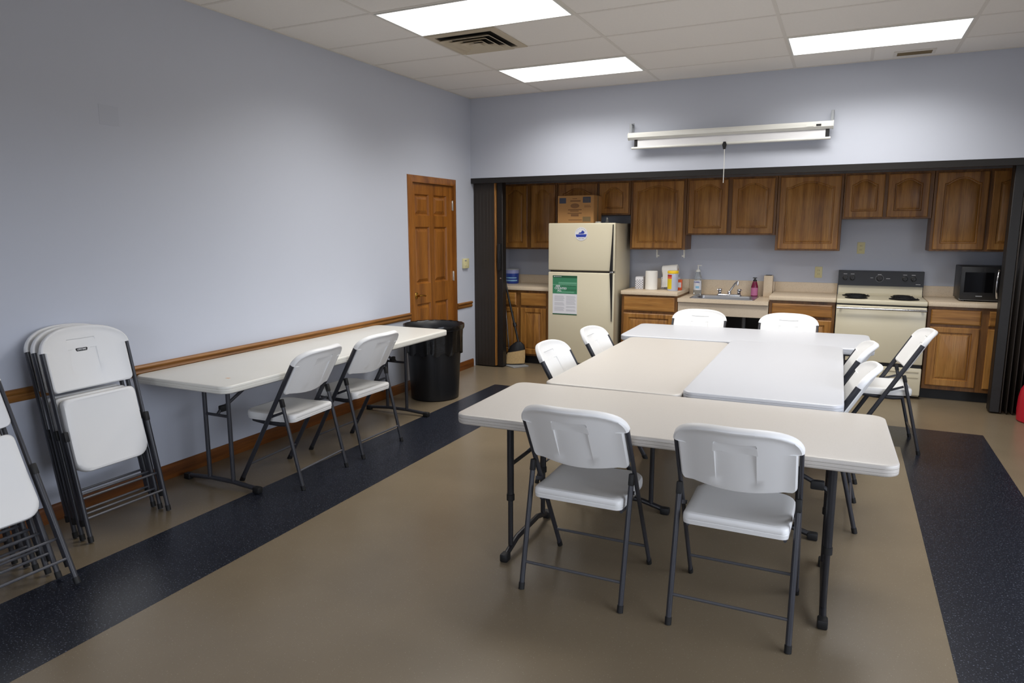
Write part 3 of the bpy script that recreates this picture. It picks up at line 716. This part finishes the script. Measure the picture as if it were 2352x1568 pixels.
outlet('ivory outlet on the kitchen wall above the stove', 3.984, YK, 1.383); outlet('ivory outlet low on the kitchen wall left of the stove', 3.602, YK, 1.127)
t = thing('mounted_thermostat', 'small ivory thermostat box on the wall right of the wood door', 'thermostat', (0, -.165, 1.203))
MB().box(.0005, .028, -.058, .058, -.054, .054, .004).build('case', M['ivory'], t)
MB().box(.0285, .0295, -.045, -.005, .026, .038).build('display', M['grey'], t)
for y in (-.02, .015): MB().box(.0285, .031, y-.008, y+.008, -.03, -.016, .002, 1).build('button', M['ivory'], t)

# ------------------------------------------------------------------ projector screen
t = thing('projector_screen', 'white roll-up projector screen mounted high on the wall', 'screen', (0, 0, 0))
cz, cy = 2.478, -.09
oct_ = [(cy+.036*math.cos(PI/8+PI/4*k), cz+.036*math.sin(PI/8+PI/4*k)) for k in range(8)]
MB().prism(oct_, lambda p: (1.838, p[0], p[1]), lambda p: (3.668, p[0], p[1])).build('case', M['white'], t)
for x in (1.832, 3.668): MB().prism([(cy+.04*math.cos(PI/8+PI/4*k), cz+.04*math.sin(PI/8+PI/4*k)) for k in range(8)], lambda p: (x, p[0], p[1]), lambda p: (x+.006, p[0], p[1])).build('end_cap', M['white'], t)
for x in (1.852, 3.660):
    b = MB(); b.box(x-.011, x+.011, -.006, -.0005, cz+.02, 2.615, .001, 1).box(x-.011, x+.011, cy, -.006, 2.594, 2.60, .001, 1).box(x-.011, x+.011, cy-.006, cy, cz+.034, 2.60, .001, 1); b.tube([(x, -.02, 2.598), (x, -.02, 2.57)], .005, 8); b.build('bracket', M['grey'], t)
MB().box(1.895, 3.612, cy-.0012, cy+.0012, 2.375, cz-.033).build('fabric', M['screen'], t)
for x in (1.892, 3.612): MB().box(x, x+.032, cy-.0016, cy+.0016, 2.375, cz-.033).build('black_border', M['black'], t)
b = MB(); b.tube([(1.866, cy, 2.366), (3.655, cy, 2.366)], .012, 10); b.build('bottom_bar', M['white'], t)
b = MB(); b.prism([(-.012, -.04), (.012, -.04), (.022, 0), (.012, .028), (-.012, .028), (-.022, 0)], lambda p: (2.758+p[0]*.9, cy-.018, 2.352+p[1]), lambda p: (2.758+p[0]*.9, cy-.026, 2.352+p[1])); b.build('pull_handle', M['black'], t)
b = MB(); b.tube([(2.760, cy-.022, 2.315), (2.762, cy-.022, 2.2), (2.762, cy-.022, 2.005)], .0035, 6); b.build('pull_cord', M['white'], t)
MB().box(3.535, 3.575, cy-.0375, cy-.034, cz-.008, cz+.008).build('label', M['black'], t)
MB().box(3.455, 3.515, cy-.0375, cy-.034, cz-.009, cz+.009).build('label', M['paper'], t)

# ------------------------------------------------------------------ trash can, broom, dustpan, red canister
t = thing('trash_can', 'tall round black trash can with liner beside the long wall table', 'trash can', (.385, -1.455, 0))
b = MB(); b.lathe([(0, .004), (.215, .0), (.225, .008), (.262, .655), (.284, .66), (.286, .695), (.278, .70), (.268, .69), (.255, .65), (.222, .02), (0, .018)], 44); b.build('body', M['can'], t)
b = MB(); n = 72; R = []
for r0_, z0_, amp in ((.262, .44, .012), (.266, .60, .008), (.276, .702, .004), (.287, .7045, .001), (.2885, .694, .001), (.288, .676, .0015), (.2865, .668, .001)):
    R.append([((r0_+amp*math.sin(k*2.3+z0_*40)*math.cos(k*.7))*math.cos(2*PI*k/n), (r0_+amp*math.sin(k*2.3+z0_*40)*math.cos(k*.7))*math.sin(2*PI*k/n), z0_+(.018*math.sin(k*1.1) if z0_ < .62 else .002*math.sin(k*1.9))) for k in range(n)])
b.rings(R, fill1=False); b.build('liner', M['bag'], t, 60)
t = thing('broom', 'angled straw broom with dark handle leaning in the kitchen corner', 'broom', (.0, .025, 0))
b = MB(); b.tube([(.475, .225, .27), (.40, .25, .52), (.20, .33, 1.18)], .0125, 10); b.build('handle', M['black'], t)
b = MB(); b.tube([(.42, .245, .46), (.408, .25, .50)], .022, 10); b.build('grip_ring', M['black'], t)
def ov(c, hx, hy, z, tilt=0, rz=.3, n=16):
    return [(c[0]+hx*math.cos(2*PI*k/n)*math.cos(rz)-hy*math.sin(2*PI*k/n)*math.sin(rz), c[1]+hx*math.cos(2*PI*k/n)*math.sin(rz)+hy*math.sin(2*PI*k/n)*math.cos(rz), z+tilt*math.cos(2*PI*k/n)) for k in range(n)]
b = MB(); b.rings([ov((.445, .225), .105, .032, .175, .02), ov((.455, .225), .085, .030, .24, .01), ov((.472, .225), .03, .022, .285)], fill0=True); b.build('shroud', M['black'], t)
b = MB(); b.rings([ov((.415, .225), .125, .040, .026, .004), ov((.43, .225), .118, .038, .09, .014), ov((.445, .225), .102, .030, .18, .02)], fill0=True); b.build('bristles', M['straw'], t)
t = thing('dustpan', 'grey lobby dustpan on the floor under the broom', 'dustpan', (.014, .006, 0))
b = MB(); b.rings([[(.27, .20, .002), (.47, .09, .002), (.585, .25, .002), (.39, .36, .002)], [(.27, .20, .012), (.47, .09, .006), (.585, .25, .012), (.39, .36, .015)]], fill0=True)
b.build('pan', M['pan'], t)
b = MB(); b.rings([[(.266, .205, .0125), (.385, .362, .0155), (.38, .366, .0155), (.26, .209, .0125)], [(.262, .21, .12), (.375, .368, .12), (.37, .372, .12), (.256, .214, .12)]], fill0=True); b.build('back_wall', M['pan'], t)
b = MB(); b.tube([(.318, .29, .12), (.30, .285, .35), (.27, .27, .80)], .008, 10); b.build('handle', M['stainless'], t)
t = thing('canister', 'red rounded plastic container on the floor at the right edge', 'container', (5.345, -.13, 0))
b = MB(); b.lathe([(0, 0), (.118, 0), (.13, .012), (.134, .10), (.130, .20), (.118, .27), (.095, .315), (.06, .34), (0, .345)], 30); b.build('body', M['red'], t)
b = MB(); b.tube([(-.05, 0, .335), (-.045, 0, .375), (0, 0, .385), (.045, 0, .375), (.05, 0, .335)], .010, 10); b.build('handle', M['black'], t)

# ------------------------------------------------------------------ folding chairs
BAR = .229; RX = .2265
def seat_mesh():
    b = MB(); ny = 20; nx = 14; y0, y1 = -.178, .215
    def hw(y):
        w = .201+.006*(y-y0)/(y1-y0)
        rf, rr_ = .075, .03
        if y > y1-rf: d = y-(y1-rf); w -= rf-math.sqrt(max(0, rf*rf-d*d))
        if y < y0+rr_: d = y0+rr_-y; w -= rr_-math.sqrt(max(0, rr_*rr_-d*d))
        return w
    ys = [y0+(y1-y0)*(.5-.5*math.cos(PI*k/ny)) for k in range(ny+1)]
    def outline(e, z, zf=None):
        L = [(hw(y)-e, y) for y in ys]; out = []
        for w, y in L: out.append((w, y))
        for w, y in L[::-1]: out.append((-w, y))
        cy = (y0+y1)/2
        return [(x, cy+(y-cy)*(1-e/.2), z+.006*((y-cy)/.2)**2) for x, y in out]
    rs = [outline(.012, .405), outline(.002, .407), outline(.0, .424), outline(.0015, .426), outline(.0, .428), outline(.001, .444), outline(.005, .451), outline(.016, .4545)]
    V = [[b.bm.verts.new(p) for p in r] for r in rs]; n = len(rs[0])
    for A, B in zip(V, V[1:]):
        for j in range(n): b.bm.faces.new((A[j], A[(j+1)%n], B[(j+1)%n], B[j]))
    # top: strips across, dished
    def strip(ring, zoff, up):
        m = ny+1; rows = []
        for i in range(m):
            R, L = ring[i], ring[n-1-i]; row = [L]
            for k in range(1, nx):
                u = k/nx; p = L.co.lerp(R.co, u)
                d = (1-(2*u-1)**2); dy = 1-((p.y-.02)/.2)**2
                p.z += zoff*d*max(0, dy); row.append(b.bm.verts.new(p))
            row.append(R); rows.append(row)
        for A, B in zip(rows, rows[1:]):
            for j in range(nx): b.bm.faces.new((A[j], A[j+1], B[j+1], B[j]) if up else (A[j], B[j], B[j+1], A[j+1]))
    strip(V[-1], -.012, True); strip(V[0], 0, False)
    bmesh.ops.remove_doubles(b.bm, verts=b.bm.verts[:], dist=1e-4)
    return b
def back_mesh():
    """curved back shell in (x, n, s): s up along the frame, n towards the sitter"""
    b = MB(); S0, S1, SH, SB = .686, 1.022, .897, .9535
    low = [.686, .688, .693, .701, .711, .74, .77, .80, .83, .86, .885, .8965, .8975, .91, .925, .938, .950]
    EX, EU = 2.3, 1.9
    def hw(s):
        if s < SH:
            w = .2185
            if s < S0+.025: d = S0+.025-s; w -= .025-math.sqrt(max(0, .025**2-d*d))
            return w
        u = min(1, max(0, (s-SH)/(S1-SH))); return .238*(1-u**EU)**(1/EX)
    def top(x): return SH+(S1-SH)*(max(0, 1-(abs(x)/.238)**EX))**(1/EU)
    us = [-1, -.99, -.965, -.92, -.84, -.74, -.62, -.5, -.35, -.338, -.2, 0, .2, .338, .35, .5, .62, .74, .84, .92, .965, .99, 1]
    rows = [[(u*(hw(s) if abs(u) > .4 else max(hw(s), .2185)), s) for u in us] for s in low]
    WB = hw(SB)
    for t in (0, .1, .22, .36, .50, .63, .75, .85, .92, .97, .99, 1):
        rows.append([(u*WB, SB+t*max(0, top(u*WB)-SB)) for u in us])
    def cen(x): return -.050*math.cos(min(1, abs(x)/.238)*PI/2)**1.15
    def pocket(x, s, dep):
        if abs(x) > .0752 or s > .9515 or s < .70: return 0
        return dep*min(1, (s-.70)/.22)
    def half(x, s):
        side = max(0, hw(min(s, S1-.002))-abs(x)); up = max(0, top(x)-s)
        e = min(side, up*1.0); k = max(0, 1-e/.036); k = k*k*(3-2*k)
        edge = max(0, 1-min(side, up, max(0, s-S0))/.009)
        return .0105+.0075*k-.0085*edge**2
    grids = []
    for side in (1, -1):
        G = [[b.bm.verts.new((x, cen(x)+side*(half(x, s)-pocket(x, s, .0115 if side == -1 else .0055)), s)) for x, s in r] for r in rows]
        grids.append(G)
        for A, B in zip(G, G[1:]):
            for j in range(len(us)-1): b.bm.faces.new((A[j], A[j+1], B[j+1], B[j]))
    F, K = grids
    loop = lambda G: [r[0] for r in G]+G[-1][1:]+[r[-1] for r in G[::-1]][1:]+G[0][::-1][1:-1]
    a, c = loop(F), loop(K)
    for j in range(len(a)):
        k = (j+1) % len(a)
        b.bm.faces.new((a[j], a[k], c[k], c[j]))
    bmesh.ops.remove_doubles(b.bm, verts=b.bm.verts[:], dist=2e-5)
    bmesh.ops.dissolve_degenerate(b.bm, edges=b.bm.edges[:], dist=1e-6)
    return b
G_CH = 'white folding chairs'
def make_chair(name, label):
    t = thing(name, label, 'chair', (0, 0, 0), 0, None)
    A30 = math.radians(29.7); F0 = (0, .235, 0)
    o = back_mesh().build('backrest', M['plastic'], t, 34); o.rotation_euler = (A30, 0, 0); o.location = F0
    seat_mesh().build('seat', M['plastic'], t, 40)
    for sx in (-1, 1):
        b = MB(); b.tube([(sx*BAR, 0, .012), (sx*BAR, 0, .60), (sx*BAR, .0, .897)], .012, 12, (1, 0, 0), .0085, .0155)
        l = b.build('front_leg', M['steel'], t, 60); l.rotation_euler = (A30, 0, 0); l.location = F0
        b = MB(); b.tube([(sx*BAR, -.002, -.004), (sx*BAR, -.001, .03)], .014, 12, (1, 0, 0), .011, .0175); b.build('foot_cap', M['cap'], l)
    RL = (0, -.245, 0); ar = math.radians(-13.4)
    for sx in (-1, 1):
        b = MB(); b.tube([(sx*RX, 0, .010), (sx*RX, 0, .556)], .0115, 12)
        l = b.build('rear_leg', M['steel'], t, 60); l.rotation_euler = (ar, 0, 0); l.location = RL
        b = MB(); b.tube([(sx*RX, 0, .0), (sx*RX, 0, .03)], .0135, 12); b.build('foot_cap', M['cap'], l)
        b = MB(); b.box(sx*RX-.0115, sx*RX+.0115, -.0135, .0122, .526, .578, .005); b.build('hinge_bracket', M['cap'], l)
    b = MB(); b.tube([(-RX, 0, .122), (RX, 0, .122)], .0065, 8); o = b.build('rear_stretcher', M['rung'], t); o.rotation_euler = (ar, 0, 0); o.location = RL
    b = MB(); b.tube([(-BAR, 0, .132), (BAR, 0, .132)], .0065, 8); o = b.build('front_stretcher', M['rung'], t); o.rotation_euler = (A30, 0, 0); o.location = F0
    for sx in (-1, 1):
        b = MB(); b.tube([(sx*.186, .15, .404), (sx*.186, .06, .392), (sx*.186, -.06, .388), (sx*.186, -.12, .394)], .012, 10, (1, 0, 0), .008, .014); b.build('seat_rail', M['steel'], t, 60)
    for sx in (-1, 1):
        b = MB(); b.bar((sx*.213, -.018, .440), (sx*.213, -.118, .478), .003, .016); b.build('fold_link', M['steel'], t)
    return t
def add_label(t):
    lb = MB(); lb.rings([[(x*.034, 0, z*.0085) for x, z in ((-1, -.5), (-.85, -1), (.85, -1), (1, -.5), (1, .5), (.85, 1), (-.85, 1), (-1, .5))], [(x*.034, .0012, z*.0085) for x, z in ((-1, -.5), (-.85, -1), (.85, -1), (1, -.5), (1, .5), (.85, 1), (-.85, 1), (-1, .5))]], fill0=True)
    l = lb.build('brand_label', M['black'], t)
    text('brand_lettering', 'LIFETIME', .0125, M['white_mark'], l, (0, .0016, 0), (PI/2, 0, PI), bold=.0003)
    return l
def place_label(l, a, f0, dz=0):
    n = -.050+.0062; s = .893+dz
    l.rotation_euler = (a, 0, 0); l.location = (f0[0], f0[1]+n*math.cos(a)-s*math.sin(a), f0[2]+n*math.sin(a)+s*math.cos(a))
chairs = []
G1, G2 = 'chairs around the joined tables', 'chairs at the long wall table'
proto = make_chair('folding_chair', 'white folding chair at the near almond table, left of the two seen from behind')
proto['group'] = G1; proto.location = (2.860, -4.120, 0); proto.rotation_euler = (0, 0, 0)
def chair(label, x, y, deg, group): return clone(proto, label, (x, y, 0), (0, 0, math.radians(deg)), group)
chair('white folding chair nearest the camera, right one of the pair seen from behind', 3.514, -4.121, 0, G1)
chair('white folding chair at the wall table, nearer of its two chairs', .672, -3.657, 94, G2)
chair('white folding chair at the wall table, farther one beside the trash can', .657, -2.998, 89, G2)
chair('white folding chair on the left side of the almond table, nearer to the camera', 2.42, -2.91, -90, G1)
chair('white folding chair on the left side of the almond table, in front of the fridge', 2.445, -2.16, -90, G1)
chair('left one of the two white folding chairs behind the far table, before the sink', 2.705, -.95, 180, G1)
chair('right one of the two white folding chairs behind the far table, left of the stove', 3.445, -.95, 180, G1)
chair('white folding chair on the right side of the white table, nearest to the camera', 3.735, -2.875, 90, G1)
chair('white folding chair on the right side of the white table, second from the camera', 3.745, -2.085, 90, G1)
chair('white folding chair pulled out at the right end of the far table by the stove', 4.145, -1.275, 93, G1)

# folded chairs leaning in stacks: same parts, folded flat
def make_folded(label):
    t = clone(proto, label, (0, 0, 0), (0, 0, 0), 'folded chairs leaning on the left wall')
    t.name = 'folded_chair'
    UP = .090; add_label(t)
    for c in list(t.children):
        n = c.name.split('.')[0]
        if n in ('backrest', 'front_leg', 'front_stretcher'): c.rotation_euler = (0, 0, 0); c.location = (0, 0, UP)
        elif n in ('rear_leg', 'rear_stretcher'): c.rotation_euler = (0, 0, 0); c.location = (0, .0262, 0)
        elif n in ('seat', 'seat_rail'): c.rotation_euler = (-PI/2, 0, 0); c.location = (0, -.432+(.032 if n == 'seat_rail' else 0), .561)
        elif n == 'brand_label': place_label(c, 0, (0, 0, UP))
        elif n == 'fold_link': bpy.data.objects.remove(c)
    return t
def lean(label, x, y, deg, first=None):
    q = Matrix.Translation((x, y, 0)) @ Matrix.Rotation(-PI/2, 4, 'Z') @ Matrix.Rotation(math.radians(deg), 4, 'X')
    t = make_folded(label) if first is None else clone(first, label, (0, 0, 0), (0, 0, 0), None)
    t.matrix_world = q; t.location = q.to_translation(); t.rotation_euler = q.to_euler(); return t
f0 = lean('white folded chair at the front of the stack leaning beside the wall table', .43, -4.665, 12.3)
lean('folded chair in the middle of the three-chair stack beside the wall table', .367, -4.668, 12.3, f0)
lean('folded chair against the wall at the back of the three-chair stack', .304, -4.664, 12.3, f0)
st = [(.79, 24.5), (.662, 22.2), (.576, 20.2), (.4915, 18.0), (.4075, 15.7), (.320, 13.0)]
nm = ['white folded chair cut by the left edge, frontmost of the bigger leaning stack', 'folded chair second from the front of the stack at the left edge', 'folded chair third from the front of the stack at the left edge', 'folded chair fourth from the front of the stack at the left edge', 'folded chair second from the wall in the stack at the left edge', 'folded chair nearest the wall in the stack at the left edge']
for k, ((x, d), l) in enumerate(zip(st, nm)): lean(l, x, -5.418-.004*(k % 2), d, f0)

# ------------------------------------------------------------------ folding tables
def rrect(hx, hy, r, z, n=7): return rr(hx, hy, r, z, n)
def make_table(label, L, W, m, loc, rz, lx, up, foot, adj=False, steel='steel', arch=False):
    t = thing('folding_table', label, 'table', loc[:2]+(0,), rz, 'plastic folding tables'); z = loc[2]; hx, hy = L/2, W/2; r = .06
    b = MB(); rs = []
    for e, dz in ((.03, -.046), (.006, -.046), (.0015, -.043), (.0, -.036), (.0, -.0320), (.0028, -.0310), (.0, -.0300), (.0, -.0180), (.0028, -.0170), (.0, -.0160), (.0, -.007), (.002, -.003), (.006, -.0008), (.012, 0)):
        rs.append(rrect(hx-e, hy-e, r-e*.5, z+dz))
    b.rings(rs, fill0=True); b.build('tabletop', m, t, 60)
    ms = M[steel]
    for sx in (-1, 1):
        x = sx*lx
        for sy in (-1, 1):
            y = sy*up
            if adj:
                l = MB().tube([(x, y, .30), (x, y, z-.0465)], .0165, 12).build('leg', ms, t, 60)
                MB().tube([(x, y, .055), (x, y, .31)], .0125, 12).build('leg_insert', ms, l, 60)
                MB().tube([(x, y, .285), (x, y, .315)], .0195, 12).build('collar', M['cap'], l, 60)
            else:
                MB().tube([(x, y, .045), (x, y, z-.0465)], .0135, 12).build('leg', ms, t, 60)
        b = MB()
        if arch: pts = [(x, -foot, .016), (x, -foot*.8, .035), (x, -foot*.45, .062), (x, foot*.45, .062), (x, foot*.8, .035), (x, foot, .016)]
        else: pts = [(x, -foot, .024), (x, -foot*.3, .040), (x, foot*.3, .040), (x, foot, .024)]
        b.tube(pts, .015, 10, (1, 0, 0), .014, .014); fo = b.build('foot_bar', ms, t, 60)
        for sy in (-1, 1):
            b = MB(); b.box(x-.02, x+.02, min(sy*(foot-.045), sy*(foot+.006)), max(sy*(foot-.045), sy*(foot+.006)), .0, .040, .008); b.build('foot_cap', M['cap'], fo)
        b = MB(); b.tube([(x, -up, z*.63), (x, up, z*.63)], .0095, 8); b.build('crossbar', ms, t)
        b = MB(); b.tube([(x, 0, z*.63), (x-sx*.02, 0, z*.63+.02), (x-sx*.40, 0, z-.062), (x-sx*.44, 0, z-.056)], .010, 8); br = b.build('brace', ms, t)
        b = MB(); b.box(x-sx*.05-.028, x-sx*.05+.028, -.014, .014, z*.63+.012, z*.63+.052, .006); b.build('lock_ring', M['cap'], br)
        b = MB(); b.box(x-.018, x+.018, -up-.03, up+.03, z-.060, z-.0462, .004); b.build('mounting_bar', ms, t)
    for sy in (-1, 1):
        b = MB(); b.box(-hx+.12, hx-.12, sy*(hy-.075)-.012, sy*(hy-.075)+.012, z-.066, z-.0462, .003); b.build('side_rail', ms, t)
    return t
make_table('almond folding table nearest the camera, laid across the front of the group', 1.83, .762, M['tan_top'], (3.1454, -3.8603, .733), .0253, .700, .215, .30, True, 'steel2', True)
make_table('almond folding table running lengthwise on the left of the group', 1.83, .758, M['tan_top'], (2.733, -2.566, .737), PI/2+.0095, .715, .20, .30, False, 'steel2', True)
make_table('white folding table running lengthwise on the right of the group', 1.83, .758, M['white_top'], (3.4965, -2.544, .757), PI/2+.006, .735, .20, .30, False, 'steel2', True)
make_table('white folding table across the far end of the group near the sink', 1.83, .762, M['white_top'], (3.1495, -1.232, .742), .029, .722, .20, .25, False, 'steel2', True)
make_table('long white folding table standing against the left wall under the chair rail', 2.44, .758, M['cream_top'], (.409, -3.065, .722), PI/2+.004, .955, .10, .315)
sm = MB().box(.606, .634, -4.112, -4.094, .7223, .7226).build('table_stain', M['sticky']); tag(sm, 'small orange smear near the front end of the wall table', 'stain')

# ------------------------------------------------------------------ daylight, camera
w = bpy.data.worlds.new('World'); bpy.context.scene.world = w; w.use_nodes = True
wn = w.node_tree; bg = wn.nodes['Background']; bg.inputs[1].default_value = 7.5
wtc = wn.nodes.new('ShaderNodeTexCoord'); wsx = wn.nodes.new('ShaderNodeSeparateXYZ'); wcr = wn.nodes.new('ShaderNodeValToRGB')
wn.links.new(wtc.outputs['Generated'], wsx.inputs[0]); wn.links.new(wsx.outputs['Z'], wcr.inputs[0]); wn.links.new(wcr.outputs[0], bg.inputs[0])
wcr.color_ramp.elements[0].position = .0; wcr.color_ramp.elements[0].color = (.19, .185, .18, 1)      # ground
wcr.color_ramp.elements[1].position = .02; wcr.color_ramp.elements[1].color = (.82, .88, 1.0, 1)      # overcast sky
def portal(name, loc, rot, sx, sy):
    l = bpy.data.lights.new(name, 'AREA'); l.shape = 'RECTANGLE'; l.size = sx; l.size_y = sy; l.cycles.is_portal = True
    o = bpy.data.objects.new(name, l); C.objects.link(o); o.location = loc; o.rotation_euler = rot
portal('window_daylight', (XR+.1, (W1[0]+W1[1])/2, (W1[2]+W1[3])/2), (PI/2, 0, PI/2), W1[1]-W1[0], W1[3]-W1[2])
portal('window_daylight', ((W2[0]+W2[1])/2, YF-.1, (W2[2]+W2[3])/2), (PI/2, 0, 0), W2[1]-W2[0], W2[3]-W2[2])

cam = bpy.data.cameras.new('camera'); co = bpy.data.objects.new('camera', cam); C.objects.link(co)
CP = (3.8316, -6.9673, 1.5809); YAW, PITCH, ROLL, FPX = -0.44512, -0.16105, -0.00215, 1588.29
cyw, syw, cp_, sp_ = math.cos(YAW), math.sin(YAW), math.cos(PITCH), math.sin(PITCH)
f = Vector((syw*cp_, cyw*cp_, sp_)); rgt = Vector((cyw, -syw, 0)); upv = rgt.cross(f)
c_, s_ = math.cos(ROLL), math.sin(ROLL); r2 = rgt*c_+upv*s_; u2 = upv*c_-rgt*s_
mw = Matrix(((r2.x, u2.x, -f.x, CP[0]), (r2.y, u2.y, -f.y, CP[1]), (r2.z, u2.z, -f.z, CP[2]), (0, 0, 0, 1)))
co.matrix_world = mw; cam.sensor_width = 36; cam.lens = FPX*36/2352; cam.clip_start = .05
sc = bpy.context.scene; sc.camera = co
sc.view_settings.view_transform = 'Standard'; sc.view_settings.look = 'None'; sc.view_settings.gamma = 1; sc.view_settings.exposure = 0
sc.view_settings.use_curve_mapping = False
sc.cycles.max_bounces = 10; sc.cycles.diffuse_bounces = 6
